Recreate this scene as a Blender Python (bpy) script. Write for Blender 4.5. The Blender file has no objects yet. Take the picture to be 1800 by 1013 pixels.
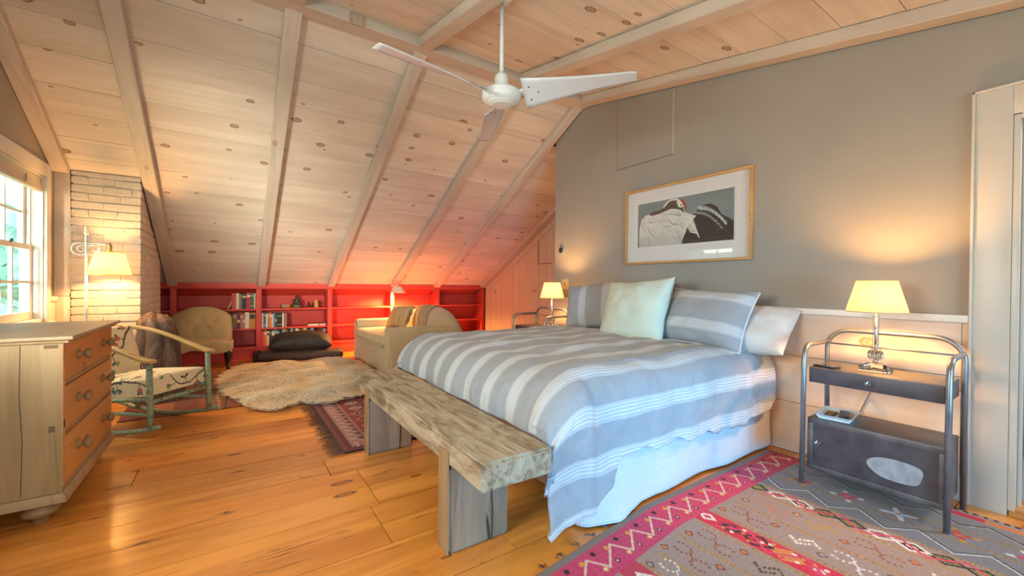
import bpy, bmesh, math, random
import numpy as np
from math import sin, cos, pi, sqrt, atan2, radians
from mathutils import Vector, Matrix, Euler, noise as mnoise

random.seed(7)
SC = bpy.context.scene
COL = SC.collection

# ---------------------------------------------------------------- camera
YAW, PITCH, ROLL, FPX, CAMH = 0.5988, -0.00648, 0.0098, 722.8, 1.12
fw = Vector((sin(YAW)*cos(PITCH), cos(YAW)*cos(PITCH), sin(PITCH)))
r0 = Vector((cos(YAW), -sin(YAW), 0.0))
u0 = r0.cross(fw)
rt = cos(ROLL)*r0 + sin(ROLL)*u0
up = -sin(ROLL)*r0 + cos(ROLL)*u0
cam_data = bpy.data.cameras.new('camera')
cam = bpy.data.objects.new('camera', cam_data)
COL.objects.link(cam)
mm = Matrix((rt, up, -fw)).transposed().to_4x4()
mm.translation = Vector((0, 0, CAMH))
cam.matrix_world = mm
cam_data.sensor_width = 36.0
cam_data.lens = FPX/1800.0*36.0
cam_data.clip_start = 0.05
SC.camera = cam

# ---------------------------------------------------------------- light and exposure
SC.view_settings.view_transform = 'Standard'
SC.view_settings.look = 'None'
SC.view_settings.gamma = 1.0
SC.view_settings.use_curve_mapping = False
SC.view_settings.exposure = 0.74
world = bpy.data.worlds.new('sky')
SC.world = world
world.use_nodes = True
wn = world.node_tree
wn.nodes['Background'].inputs[0].default_value = (0.62, 0.93, 1.0, 1)
wn.nodes['Background'].inputs[1].default_value = 1.7

def area(name, loc, aim, sx, sy, power, color, spread=pi):
    l = bpy.data.lights.new(name, 'AREA')
    l.shape = 'RECTANGLE'; l.size = sx; l.size_y = sy
    l.energy = power; l.color = color; l.spread = spread
    o = bpy.data.objects.new(name, l); COL.objects.link(o)
    o.location = loc
    o.rotation_euler = (Vector(aim)-Vector(loc)).to_track_quat('-Z', 'Y').to_euler()
    return o

def bulb(name, loc, power, color, r=0.03):
    l = bpy.data.lights.new(name, 'POINT')
    l.energy = power; l.color = color; l.shadow_soft_size = r
    o = bpy.data.objects.new(name, l); COL.objects.link(o); o.location = loc
    return o

WARM = (1.0, 0.52, 0.16)
# daylight at the chimney window, plus added fill lamps
area('daylight_chimney_window', (-2.1, 4.6, 2.3), (-1.3, 4.55, 1.3), 1.3, 1.3, 48, (0.97, 1.0, 0.92))
area('side_window_fill', (-1.75, 1.1, 1.6), (3.0, 3.2, 1.2), 1.3, 1.3, 108, (1.0, 0.92, 0.85))  # added fill for the bed and gable, outside the added left window
area('glazed_doors_fill', (0.9, -2.75, 1.35), (1.0, 3.0, 1.5), 2.6, 1.7, 40, (0.90, 0.95, 1.0))  # added frontal fill for bookcase and rugs, outside the assumed rear doors
area('slanting_fill_beam', (-1.9, -0.6, 1.45), (0.4, 6.8, 1.15), 0.9, 0.9, 100, (1.0, 0.88, 0.73), radians(46))  # added narrow beam to brighten the bookcase, sheepskin and far slope
area('blue_skirt_fill', (0.6, -2.7, 0.6), (2.15, 1.35, 0.3), 1.5, 0.9, 16, (0.02, 0.45, 1.0), radians(48))  # added unseen narrow blue fill, aimed to tint the bed's near side
area('passage_fill_lamp', (4.4, -1.2, 2.2), (4.3, 0.2, 0.8), 0.9, 0.9, 30, (0.95, 0.97, 1.0))  # unseen area lamp added inside the closed room beyond the doorway

# ---------------------------------------------------------------- object helpers
class MB:
    """collects verts and faces, then links them as one mesh object"""
    def __init__(s):
        s.v = []; s.f = []; s.m = []
    def add(s, vs, fs, mi=0):
        o = len(s.v)
        s.v += [tuple(v) for v in vs]
        s.f += [tuple(i+o for i in f) for f in fs]
        s.m += [mi]*len(fs)
        return s
    def box(s, x0, x1, y0, y1, z0, z1, mi=0):
        vs = [(x0,y0,z0),(x1,y0,z0),(x1,y1,z0),(x0,y1,z0),(x0,y0,z1),(x1,y0,z1),(x1,y1,z1),(x0,y1,z1)]
        return s.add(vs, [(0,3,2,1),(4,5,6,7),(0,1,5,4),(1,2,6,5),(2,3,7,6),(3,0,4,7)], mi)
    def obox(s, c, ax, ay, az, mi=0):
        c = Vector(c); ax, ay, az = Vector(ax), Vector(ay), Vector(az)
        vs = [c+a*ax+b*ay+d*az for d in (-1, 1) for a, b in ((-1,-1),(1,-1),(1,1),(-1,1))]
        return s.add(vs, [(0,3,2,1),(4,5,6,7),(0,1,5,4),(1,2,6,5),(2,3,7,6),(3,0,4,7)], mi)
    def prism(s, poly, axis, a0, a1, mi=0):
        n = len(poly)
        def P(p, a):
            return {'X': (a, p[0], p[1]), 'Y': (p[0], a, p[1]), 'Z': (p[0], p[1], a)}[axis]
        vs = [P(p, a0) for p in poly]+[P(p, a1) for p in poly]
        fs = [tuple(range(n))[::-1], tuple(range(n, 2*n))]
        fs += [(i, (i+1) % n, n+(i+1) % n, n+i) for i in range(n)]
        return s.add(vs, fs, mi)
    def tube(s, pts, r, n=8, cap=True, mi=0, closed=False):
        pts = [Vector(p) for p in pts]
        rs = r if isinstance(r, (list, tuple)) else [r]*len(pts)
        rings = []; prev = None
        for i, p in enumerate(pts):
            a = pts[i-1] if i else (pts[-1] if closed else pts[0])
            b = pts[i+1] if i+1 < len(pts) else (pts[0] if closed else pts[-1])
            t = (b-a).normalized()
            if prev is None:
                q = t.orthogonal().normalized()
            else:
                q = (prev - t*prev.dot(t)).normalized()
            prev = q; w = t.cross(q)
            rings.append([p+rs[i]*(cos(2*pi*k/n)*q+sin(2*pi*k/n)*w) for k in range(n)])
        vs = [v for g in rings for v in g]; fs = []
        m = len(pts)
        for i in range(m if closed else m-1):
            j = (i+1) % m
            for k in range(n):
                fs.append((i*n+k, i*n+(k+1) % n, j*n+(k+1) % n, j*n+k))
        if cap and not closed:
            fs.append(tuple(range(n))[::-1]); fs.append(tuple(range((m-1)*n, m*n)))
        return s.add(vs, fs, mi)
    def lathe(s, prof, c=(0,0,0), axis=(0,0,1), n=20, mi=0, cap=True):
        c = Vector(c); az = Vector(axis).normalized(); ax = az.orthogonal().normalized()
        if abs(az.z) > .99: ax = Vector((1, 0, 0))
        ay = az.cross(ax)
        vs = [c+az*h+r*(cos(2*pi*k/n)*ax+sin(2*pi*k/n)*ay) for r, h in prof for k in range(n)]
        fs = []
        for i in range(len(prof)-1):
            for k in range(n):
                fs.append((i*n+k, i*n+(k+1) % n, (i+1)*n+(k+1) % n, (i+1)*n+k))
        if cap:
            fs.append(tuple(range(n))[::-1]); fs.append(tuple(range((len(prof)-1)*n, len(prof)*n)))
        return s.add(vs, fs, mi)
    def ball(s, c, rx, ry=None, rz=None, n=12, m=8, mi=0):
        ry = ry or rx; rz = rz or rx
        vs = []; fs = []
        for i in range(m+1):
            th = pi*i/m
            for k in range(n):
                a = 2*pi*k/n
                vs.append((c[0]+rx*sin(th)*cos(a), c[1]+ry*sin(th)*sin(a), c[2]-rz*cos(th)))
        for i in range(m):
            for k in range(n):
                fs.append((i*n+k, i*n+(k+1) % n, (i+1)*n+(k+1) % n, (i+1)*n+k))
        return s.add(vs, fs, mi)
    def grid(s, P, nu, nv, mi=0):
        vs = [P(i/(nu-1), j/(nv-1)) for j in range(nv) for i in range(nu)]
        fs = [(j*nu+i, j*nu+i+1, (j+1)*nu+i+1, (j+1)*nu+i) for j in range(nv-1) for i in range(nu-1)]
        return s.add(vs, fs, mi)
    def build(s, name, mats, parent=None, smooth=False, bevel=0, seg=2, subsurf=0, loc=None, rot=None, merge=False, solid=0):
        me = bpy.data.meshes.new(name)
        me.from_pydata(s.v, [], s.f)
        if not isinstance(mats, (list, tuple)): mats = [mats]
        for m in mats: me.materials.append(m)
        if len(mats) > 1: me.polygons.foreach_set('material_index', s.m)
        bm = bmesh.new(); bm.from_mesh(me)
        if merge: bmesh.ops.remove_doubles(bm, verts=bm.verts, dist=1e-5)
        bmesh.ops.recalc_face_normals(bm, faces=bm.faces)
        if bevel:
            es = [e for e in bm.edges if len(e.link_faces) == 2 and e.calc_face_angle(0) > 0.6]
            bmesh.ops.bevel(bm, geom=es, offset=bevel, segments=seg, profile=0.6, affect='EDGES', clamp_overlap=True)
        bm.to_mesh(me); bm.free()
        o = bpy.data.objects.new(name, me); COL.objects.link(o)
        if parent: o.parent = parent
        if loc: o.location = loc
        if rot: o.rotation_euler = rot
        if solid:
            k = o.modifiers.new('solid', 'SOLIDIFY'); k.thickness = solid; k.offset = -1
        if subsurf:
            k = o.modifiers.new('sub', 'SUBSURF'); k.levels = subsurf; k.render_levels = subsurf
        if smooth or bevel:
            for p in me.polygons: p.use_smooth = True
            if not smooth or smooth == 'angle':
                me.set_sharp_from_angle(angle=radians(40))
        return o

def tag(o, label=None, cat=None, group=None, kind=None):
    if label: o['label'] = label
    if cat: o['category'] = cat
    if group: o['group'] = group
    if kind: o['kind'] = kind
    return o

def thing(name, label, cat, loc=(0,0,0), rz=0, group=None, kind=None):
    o = bpy.data.objects.new(name, None); COL.objects.link(o)
    o.empty_display_size = 0.1
    o.location = loc; o.rotation_euler = (0, 0, rz)
    return tag(o, label, cat, group, kind)

def copy_tree(o, parent=None):
    c = o.copy(); COL.objects.link(c)
    if parent: c.parent = parent
    for ch in list(o.children): copy_tree(ch, c)
    return c

def np_grid_mesh(name, V, nu, nv, mats, parent=None, color=None, uv=None, smooth=True, solid=0, subsurf=0):
    """V: (nv*nu,3) array -> one quad sheet; color: (nv*nu,3) point colours"""
    me = bpy.data.meshes.new(name)
    idx = np.arange(nu*nv, dtype=np.int32).reshape(nv, nu)
    F = np.stack([idx[:-1,:-1], idx[:-1,1:], idx[1:,1:], idx[1:,:-1]], -1).reshape(-1, 4)
    me.vertices.add(nu*nv); me.vertices.foreach_set('co', np.asarray(V, np.float32).ravel())
    me.loops.add(F.size); me.loops.foreach_set('vertex_index', F.ravel())
    me.polygons.add(len(F)); me.polygons.foreach_set('loop_start', np.arange(0, F.size, 4, dtype=np.int32))
    me.polygons.foreach_set('use_smooth', np.ones(len(F), bool) if smooth else np.zeros(len(F), bool))
    me.update(calc_edges=True)
    if color is not None:
        ca = me.color_attributes.new('paint', 'FLOAT_COLOR', 'POINT')
        c4 = np.ones((nu*nv, 4), np.float32); c4[:, :3] = color.reshape(-1, 3)
        ca.data.foreach_set('color', c4.ravel())
    if uv is not None:
        ul = me.uv_layers.new(name='UVMap')
        ul.data.foreach_set('uv', uv.reshape(-1, 2)[F.ravel()].astype(np.float32).ravel())
    if not isinstance(mats, (list, tuple)): mats = [mats]
    for m in mats: me.materials.append(m)
    o = bpy.data.objects.new(name, me); COL.objects.link(o)
    if parent: o.parent = parent
    if solid:
        k = o.modifiers.new('solid', 'SOLIDIFY'); k.thickness = solid; k.offset = -1
    if subsurf:
        k = o.modifiers.new('sub', 'SUBSURF'); k.levels = subsurf; k.render_levels = subsurf
    return o

class Canvas:
    """dyes a cloth or print: colours per point of a sheet, in metres"""
    def __init__(s, X, Y, base):
        s.X, s.Y = X, Y
        s.C = np.empty(X.shape+(3,), np.float32); s.C[...] = base
    def put(s, m, c): s.C[m] = c
    def mix(s, a, c):
        a = np.clip(a, 0, 1)[..., None]; s.C = s.C*(1-a)+np.array(c, np.float32)*a
    def line(s, pts, w, c):
        for (x0, y0), (x1, y1) in zip(pts[:-1], pts[1:]):
            dx, dy = x1-x0, y1-y0; L2 = dx*dx+dy*dy+1e-12
            t = np.clip(((s.X-x0)*dx+(s.Y-y0)*dy)/L2, 0, 1)
            s.C[(s.X-x0-t*dx)**2+(s.Y-y0-t*dy)**2 < w*w/4] = c
    def ell(s, x, y, a, b, ang, c):
        u = (s.X-x)*cos(ang)+(s.Y-y)*sin(ang); v = -(s.X-x)*sin(ang)+(s.Y-y)*cos(ang)
        s.C[(u/a)**2+(v/b)**2 < 1] = c
    def poly(s, pts, c):
        ins = np.zeros(s.X.shape, bool); n = len(pts)
        for i in range(n):
            (x0, y0), (x1, y1) = pts[i], pts[(i+1) % n]
            if y0 == y1: continue
            k = ((y0 > s.Y) != (y1 > s.Y)) & (s.X < (x1-x0)*(s.Y-y0)/(y1-y0)+x0)
            ins ^= k
        s.C[ins] = c
        return ins
    def diamond(s, x, y, a, b, c):
        s.C[np.abs(s.X-x)/a+np.abs(s.Y-y)/b < 1] = c

def fbm(p, s=1.0, o=3):
    return mnoise.fractal(Vector(p)*s, 1.0, 2.0, o)
# ---------------------------------------------------------------- materials
def S(r, g, b):
    """sRGB 0-255 -> linear"""
    f = lambda c: ((c/255+0.055)/1.055)**2.4 if c > 10 else c/255/12.92
    return (f(r), f(g), f(b))

class NT:
    def __init__(s, name):
        s.m = bpy.data.materials.new(name); s.m.use_nodes = True
        s.t = s.m.node_tree; s.b = s.t.nodes['Principled BSDF']; s.out = s.t.nodes['Material Output']
    def n(s, typ, **kw):
        x = s.t.nodes.new(typ)
        for k, v in kw.items(): setattr(x, k, v)
        return x
    def l(s, a, b): s.t.links.new(a, b)
    def set(s, **kw):
        for k, v in kw.items():
            i = s.b.inputs[k.replace('_', ' ')]
            if isinstance(v, bpy.types.NodeSocket): s.l(v, i)
            elif isinstance(v, tuple) and len(v) == 3: i.default_value = (*v, 1)
            else: i.default_value = v
    def coord(s, kind='Object', scale=(1,1,1), rnd=0.0, loc=(0,0,0)):
        c = s.n('ShaderNodeTexCoord'); v = c.outputs[kind]
        if rnd:
            oi = s.n('ShaderNodeObjectInfo'); mu = s.n('ShaderNodeMath', operation='MULTIPLY')
            s.l(oi.outputs['Random'], mu.inputs[0]); mu.inputs[1].default_value = rnd
            ad = s.n('ShaderNodeVectorMath', operation='ADD')
            s.l(v, ad.inputs[0]); s.l(mu.outputs[0], ad.inputs[1]); v = ad.outputs[0]
        mp = s.n('ShaderNodeMapping'); mp.inputs['Scale'].default_value = scale; mp.inputs['Location'].default_value = loc
        s.l(v, mp.inputs['Vector'])
        return mp.outputs[0]
    def noise(s, vec, scale=5, detail=3, rough=0.55, dist=0.0):
        x = s.n('ShaderNodeTexNoise'); s.l(vec, x.inputs['Vector'])
        x.inputs['Scale'].default_value = scale; x.inputs['Detail'].default_value = detail
        x.inputs['Roughness'].default_value = rough; x.inputs['Distortion'].default_value = dist
        return x.outputs['Fac']
    def ramp(s, fac, stops):
        r = s.n('ShaderNodeValToRGB'); e = r.color_ramp.elements
        while len(e) < len(stops): e.new(0.5)
        for k, (p, c) in zip(e, stops):
            k.position = p; k.color = (*c, 1) if len(c) == 3 else c
        s.l(fac, r.inputs[0]); return r.outputs[0]
    def mix(s, fac, a, b, mode='MIX'):
        x = s.n('ShaderNodeMix', data_type='RGBA', blend_type=mode)
        for sock, v in ((x.inputs[0], fac), (x.inputs[6], a), (x.inputs[7], b)):
            if isinstance(v, bpy.types.NodeSocket): s.l(v, sock)
            elif isinstance(v, tuple): sock.default_value = (*v, 1)
            else: sock.default_value = v
        return x.outputs[2]
    def math(s, op, a, b=0.0):
        x = s.n('ShaderNodeMath', operation=op)
        for sock, v in ((x.inputs[0], a), (x.inputs[1], b)):
            if isinstance(v, bpy.types.NodeSocket): s.l(v, sock)
            else: sock.default_value = v
        return x.outputs[0]
    def bump(s, h, strength=0.3, dist=0.01):
        x = s.n('ShaderNodeBump'); x.inputs['Strength'].default_value = strength; x.inputs['Distance'].default_value = dist
        s.l(h, x.inputs['Height']); s.l(x.outputs[0], s.b.inputs['Normal'])
    def tint(s, col, amt):
        """piece to piece brightness difference"""
        oi = s.n('ShaderNodeObjectInfo')
        f = s.math('MULTIPLY_ADD', oi.outputs['Random'], amt)
        f.node.inputs[2].default_value = 1-amt/2
        hs = s.n('ShaderNodeHueSaturation'); s.l(f, hs.inputs['Value']); s.l(col, hs.inputs['Color'])
        return hs.outputs[0]

def plain(name, c, rough=0.6, metal=0.0, var=0.0, scale=8, bump=0.0, bscale=60, spec=0.5, **kw):
    k = NT(name); v = k.coord()
    if var:
        f = k.noise(v, scale, 4)
        col = k.ramp(f, [(0.3, tuple(x*(1-var) for x in c)), (0.7, tuple(min(1, x*(1+var)) for x in c))])
        k.set(Base_Color=col)
    else: k.set(Base_Color=c)
    k.set(Roughness=rough, Metallic=metal, **{'Specular_IOR_Level': spec}, **kw)
    if bump: k.bump(k.noise(v, bscale, 3), bump, 0.004)
    return k.m

def wood(name, c1, c2, knot=None, knots=0.4, rough=0.6, axis=0, tint=0.1, rnd=31.0, grain=14, kscale=(2.0, 3.6), coat=0.0, dirt=None, krad=0.13, bump=0.15, across=None):
    """sawn board: grain runs along local X (axis 0), Y (1) or Z (2)"""
    k = NT(name)
    sc = [grain]*3; sc[axis] = grain*0.07
    v = k.coord('Object', tuple(sc), rnd)
    g = k.noise(v, 1.0, 5, 0.6, 1.2)
    col = k.ramp(g, [(0.30, c2), (0.52, c1), (0.75, tuple(min(1, x*1.06) for x in c1))])
    sc2 = [3.0]*3; sc2[axis] = 0.8
    g2 = k.noise(k.coord('Object', tuple(sc2), rnd), 1.0, 3)
    col = k.mix(k.ramp(g2, [(0.42, (0,0,0)), (0.70, (1,1,1))]), col, tuple(x*0.84+y*0.1 for x, y in zip(c2, c1)))
    if dirt:
        sc3 = [16.0]*3; sc3[axis] = 1.6
        g3 = k.noise(k.coord('Object', tuple(sc3), rnd), 1.0, 5, 0.7, 0.6)
        col = k.mix(k.ramp(g3, [(0.62, (0,0,0)), (0.70, (1,1,1))]), col, dirt)
    if knot:
        a, b = [(0, 1), (1, 0), (2, 0)][axis]
        if across is not None: b = across
        tc = k.coord('Object', (1, 1, 1), rnd)
        sx = k.n('ShaderNodeSeparateXYZ'); k.l(tc, sx.inputs[0])
        cb = k.n('ShaderNodeCombineXYZ')
        k.l(k.math('MULTIPLY', sx.outputs[a], kscale[0]), cb.inputs[0])
        k.l(k.math('MULTIPLY', sx.outputs[b], kscale[1]), cb.inputs[1])
        vo = k.n('ShaderNodeTexVoronoi', voronoi_dimensions='2D'); k.l(cb.outputs[0], vo.inputs['Vector'])
        vo.inputs['Scale'].default_value = 1.0
        sp = k.n('ShaderNodeSeparateColor'); k.l(vo.outputs['Color'], sp.inputs[0])
        rad = k.math('MULTIPLY_ADD', sp.outputs[1], krad*0.8); rad.node.inputs[2].default_value = krad*0.3
        dd = k.math('DIVIDE', vo.outputs['Distance'], rad)
        wob = k.noise(k.coord('Object', (60, 60, 60), rnd), 1.0, 2)
        dd = k.math('ADD', dd, k.math('MULTIPLY', k.math('SUBTRACT', wob, 0.5), 0.5))
        ring = k.ramp(dd, [(0.0, (.75,.75,.75)), (0.45, (.45,.45,.45)), (0.68, (1,1,1)), (0.98, (0,0,0))])
        pres = k.math('LESS_THAN', sp.outputs[0], knots)
        col = k.mix(k.math('MULTIPLY', ring, pres), col, knot)
    if tint: col = k.tint(col, tint)
    k.set(Base_Color=col, Roughness=rough, Coat_Weight=coat, Coat_Roughness=0.12)
    if bump: k.bump(g, bump, 0.003)
    return k.m

def painted(name, rough=0.9, sheen=0.0, bump=0.0, bscale=400):
    """cloth or print whose dyed colours are stored on the sheet"""
    k = NT(name)
    a = k.n('ShaderNodeVertexColor'); a.layer_name = 'paint'
    v = k.coord()
    f = k.noise(v, 90, 2)
    col = k.mix(k.ramp(f, [(0.3, (0,0,0)), (0.7, (1,1,1))]), a.outputs[0], a.outputs[0])
    hs = k.n('ShaderNodeHueSaturation'); k.l(a.outputs[0], hs.inputs['Color'])
    fv = k.math('MULTIPLY_ADD', f, 0.5); fv.node.inputs[2].default_value = 0.75
    k.l(fv, hs.inputs['Value'])
    k.set(Base_Color=hs.outputs[0], Roughness=rough, Sheen_Weight=sheen)
    k.b.inputs['Specular IOR Level'].default_value = 0.25
    if bump: k.bump(k.noise(v, bscale, 2), bump, 0.003)
    return k.m

M = {}
M['ceiling'] = wood('whitewashed_pine', (0.71, 0.615, 0.525), (0.62, 0.515, 0.425), knot=(0.20, 0.085, 0.035), knots=0.42, rough=0.7, tint=0.13, grain=9, kscale=(2.6, 4.0), krad=0.125)
M['beam'] = wood('whitewashed_beam', (0.60, 0.515, 0.44), (0.50, 0.42, 0.345), knot=(0.36, 0.24, 0.16), knots=0.25, rough=0.7, tint=0.08)
M['wainscot'] = wood('pickled_pine', (0.78, 0.60, 0.47), (0.70, 0.51, 0.385), knot=(0.50, 0.22, 0.07), knots=0.7, rough=0.65, tint=0.08, grain=8, kscale=(2.4, 3.2), krad=0.16)
M['closet'] = plain('painted_board', (0.60, 0.50, 0.385), 0.55, var=0.03)
M['floor'] = wood('oiled_pine_floor', (0.94, 0.38, 0.07), (0.64, 0.20, 0.030), knot=(0.13, 0.035, 0.01), knots=0.5, rough=0.25, tint=0.36, grain=7, kscale=(1.3, 3.5), krad=0.09, coat=0.3, dirt=(0.10, 0.03, 0.01), bump=0.06)
M['wall'] = plain('sage_wall_paint', (0.335, 0.303, 0.262), 0.55, var=0.03, scale=3)
M['white'] = plain('white_paint', (0.61, 0.555, 0.49), 0.35, var=0.02)
M['white_trim'] = plain('cream_trim_paint', (0.76, 0.70, 0.62), 0.38, var=0.02)
M['dark'] = plain('dark_gap', (0.05, 0.035, 0.02), 0.9)
M['red'] = plain('red_shelf_paint', (0.62, 0.062, 0.042), 0.48, var=0.06, scale=4, spec=0.3)
M['brick'] = plain('whitewashed_brick', (0.66, 0.58, 0.49), 0.75, var=0.08, scale=22, bump=0.6, bscale=70)
M['mortar'] = plain('whitewashed_mortar', (0.62, 0.54, 0.455), 0.85, var=0.10, scale=30, bump=0.5, bscale=90)
M['plaster'] = plain('rough_white_plaster', (0.66, 0.57, 0.47), 0.8, var=0.06, scale=14, bump=0.4, bscale=40)
M['enamel'] = plain('white_enamel', (0.78, 0.80, 0.80), 0.3)
M['fan_blade'] = plain('pale_grey_enamel', (0.64, 0.66, 0.71), 0.35)
M['black'] = plain('black_plastic', (0.02, 0.02, 0.022), 0.35)
M['chrome'] = plain('chrome', (0.8, 0.8, 0.8), 0.15, metal=1.0)
M['brass'] = plain('aged_brass', (0.70, 0.45, 0.14), 0.28, metal=1.0)
M['darkwood'] = plain('black_lacquered_wood', (0.022, 0.014, 0.010), 0.3)

def glass_mat(name, tint=(1, 1, 1), refl=0.10):
    k = NT(name)
    t = k.n('ShaderNodeBsdfTransparent'); t.inputs[0].default_value = (*tint, 1)
    g = k.n('ShaderNodeBsdfGlossy'); g.inputs['Roughness'].default_value = 0.02
    fr = k.n('ShaderNodeFresnel'); fr.inputs[0].default_value = 1.5
    ge = k.n('ShaderNodeNewGeometry'); fb = k.math('MULTIPLY', fr.outputs[0], k.math('SUBTRACT', 1.0, ge.outputs['Backfacing']))
    x = k.n('ShaderNodeMixShader'); k.l(fb, x.inputs[0]); k.l(t.outputs[0], x.inputs[1]); k.l(g.outputs[0], x.inputs[2])
    k.l(x.outputs[0], k.out.inputs[0]); k.t.nodes.remove(k.b)
    return k.m
M['glass'] = glass_mat('window_glass', (0.93, 0.98, 0.96))
M['clear'] = glass_mat('picture_glass')

def crystal_mat():
    k = NT('cut_crystal'); k.set(Base_Color=(1.0, 1.0, 1.0), Roughness=0.02, IOR=1.5, Transmission_Weight=1.0); return k.m
M['crystal'] = crystal_mat()

def shade_mat(name, c, emit, strength):
    k = NT(name)
    d = k.n('ShaderNodeBsdfDiffuse'); d.inputs[0].default_value = (*c, 1)
    t = k.n('ShaderNodeBsdfTranslucent'); t.inputs[0].default_value = (*c, 1)
    x = k.n('ShaderNodeMixShader'); x.inputs[0].default_value = 0.7
    k.l(d.outputs[0], x.inputs[1]); k.l(t.outputs[0], x.inputs[2])
    e = k.n('ShaderNodeEmission'); e.inputs[0].default_value = (*emit, 1); e.inputs[1].default_value = strength
    a = k.n('ShaderNodeAddShader'); k.l(x.outputs[0], a.inputs[0]); k.l(e.outputs[0], a.inputs[1])
    k.l(a.outputs[0], k.out.inputs[0]); k.t.nodes.remove(k.b)
    return k.m
M['shade'] = shade_mat('lit_linen_shade', (0.85, 0.74, 0.52), (1.0, 0.62, 0.22), 0.35)

def steel_mat(name, c1, c2, rough, spot=None):
    k = NT(name); v = k.coord()
    f = k.noise(v, 9, 6, 0.65)
    col = k.ramp(f, [(0.3, c1), (0.7, c2)])
    k.set(Base_Color=col, Metallic=0.75, Roughness=k.ramp(f, [(0.3, (rough,)*3), (0.7, (rough+0.18,)*3)]))
    return k.m
M['steel'] = steel_mat('worn_steel', (0.125, 0.118, 0.128), (0.25, 0.235, 0.24), 0.36)
M['steel_dark'] = steel_mat('purple_grey_steel', (0.085, 0.075, 0.09), (0.16, 0.145, 0.16), 0.42)
M['steel_tube'] = steel_mat('steel_tube', (0.24, 0.24, 0.255), (0.36, 0.355, 0.36), 0.28)
M['steel_light'] = plain('bare_grey_metal_patch', (0.42, 0.41, 0.42), 0.55, metal=0.2, var=0.2, scale=25)

def cloth(name, c, rough=0.9, var=0.05, weave=700, bump=0.25, sheen=0.2):
    k = NT(name); v = k.coord()
    f = k.noise(v, 6, 4)
    k.set(Base_Color=k.ramp(f, [(0.3, tuple(x*(1-var) for x in c)), (0.7, tuple(min(1, x*(1+var)) for x in c))]), Roughness=rough, Sheen_Weight=sheen)
    k.b.inputs['Specular IOR Level'].default_value = 0.2
    k.bump(k.noise(v, weave, 2), bump, 0.002)
    return k.m
M['sofa'] = cloth('cream_slipcover', (0.58, 0.47, 0.30))
M['olive'] = cloth('olive_linen', (0.62, 0.44, 0.215))
M['mint'] = cloth('pale_mint_cotton', (0.64, 0.69, 0.56))
M['linen'] = cloth('white_cotton', (0.74, 0.67, 0.61))
M['mattress'] = cloth('mattress_ticking', (0.75, 0.73, 0.72))

def striped(name, base, light, period, width, phase, axis='y', fine=True, freq=5):
    """woven stripes along one cloth direction, from the sheet's own UV in metres"""
    k = NT(name)
    uv = k.n('ShaderNodeTexCoord').outputs['UV']
    s = k.n('ShaderNodeSeparateXYZ'); k.l(uv, s.inputs[0])
    t = s.outputs[1 if axis == 'y' else 0]
    fr = k.math('FRACT', k.math('ADD', k.math('DIVIDE', t, period), phase))
    band = k.math('LESS_THAN', fr, width)
    q = k.math('DIVIDE', fr, width)
    lines = k.math('GREATER_THAN', k.math('SINE', k.math('MULTIPLY', q, 6.2832*freq)), 0.35)
    edge = k.math('LESS_THAN', k.math('ABSOLUTE', k.math('SUBTRACT', q, 0.5)), 0.36)
    nz = k.noise(k.coord('UV', (3, 40, 1) if axis == 'y' else (40, 3, 1)), 6, 3)
    c0 = k.ramp(nz, [(0.3, tuple(x*0.93 for x in base)), (0.7, tuple(min(1, x*1.06) for x in base))])
    mid = tuple(a*0.55+b*0.45 for a, b in zip(base, light))
    c1 = k.mix(k.math('MULTIPLY', lines, edge), mid, light)
    col = k.mix(band, c0, c1)
    k.set(Base_Color=col, Roughness=0.9, Sheen_Weight=0.15)
    k.b.inputs['Specular IOR Level'].default_value = 0.2
    w = k.noise(k.coord('UV', (1, 1, 1)), 24, 5, 0.6, 0.8)
    w2 = k.noise(k.coord('UV', (1, 1, 1)), 500, 2)
    k.bump(k.math('ADD', k.math('MULTIPLY', w, 1.0), k.math('MULTIPLY', w2, 0.12)), 0.35, 0.012)
    return k.m
GREY, LGT = (0.37, 0.375, 0.40), (0.70, 0.71, 0.72)
M['duvet'] = striped('striped_linen_duvet', GREY, LGT, 0.222, 0.40, 0.47)
M['sham'] = striped('striped_linen_sham', (0.37, 0.365, 0.375), (0.66, 0.65, 0.64), 0.235, 0.33, 0.62)
M['sham_upright'] = striped('striped_linen_sham_turned', (0.37, 0.355, 0.36), (0.64, 0.62, 0.61), 0.235, 0.33, 0.25, axis='x')
def quilt():
    k = NT('white_quilted_skirt')
    uv = k.n('ShaderNodeTexCoord').outputs['UV']
    s = k.n('ShaderNodeSeparateXYZ'); k.l(uv, s.inputs[0])
    h = k.math('ADD', k.math('SINE', k.math('MULTIPLY', s.outputs[1], 6.2832/0.009)), k.math('MULTIPLY', k.math('SINE', k.math('MULTIPLY', s.outputs[0], 6.2832/0.012)), 0.5))
    k.set(Base_Color=(0.76, 0.76, 0.78), Roughness=0.85)
    k.bump(h, 0.55, 0.0025)
    return k.m
M['skirt'] = quilt()
# ---------------------------------------------------------------- room shell
XL, XR, YB, YF, XC = -1.29, 3.205, -2.4, 7.47, 4.184      # left wall, gable wall, rear wall, knee wall, closet wall
RY, SL, SN = 3.3, 0.5368, 0.19
A1, A2 = math.atan(SL), math.atan(SN)
zr = lambda y: 3.08-SL*(y-RY) if y >= RY else 3.08-SN*(RY-y)       # underside of rafters
zb = lambda y: zr(y)+(0.075 if y >= RY else 0.085)                 # underside of boards
rng = random.Random(11)

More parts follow.
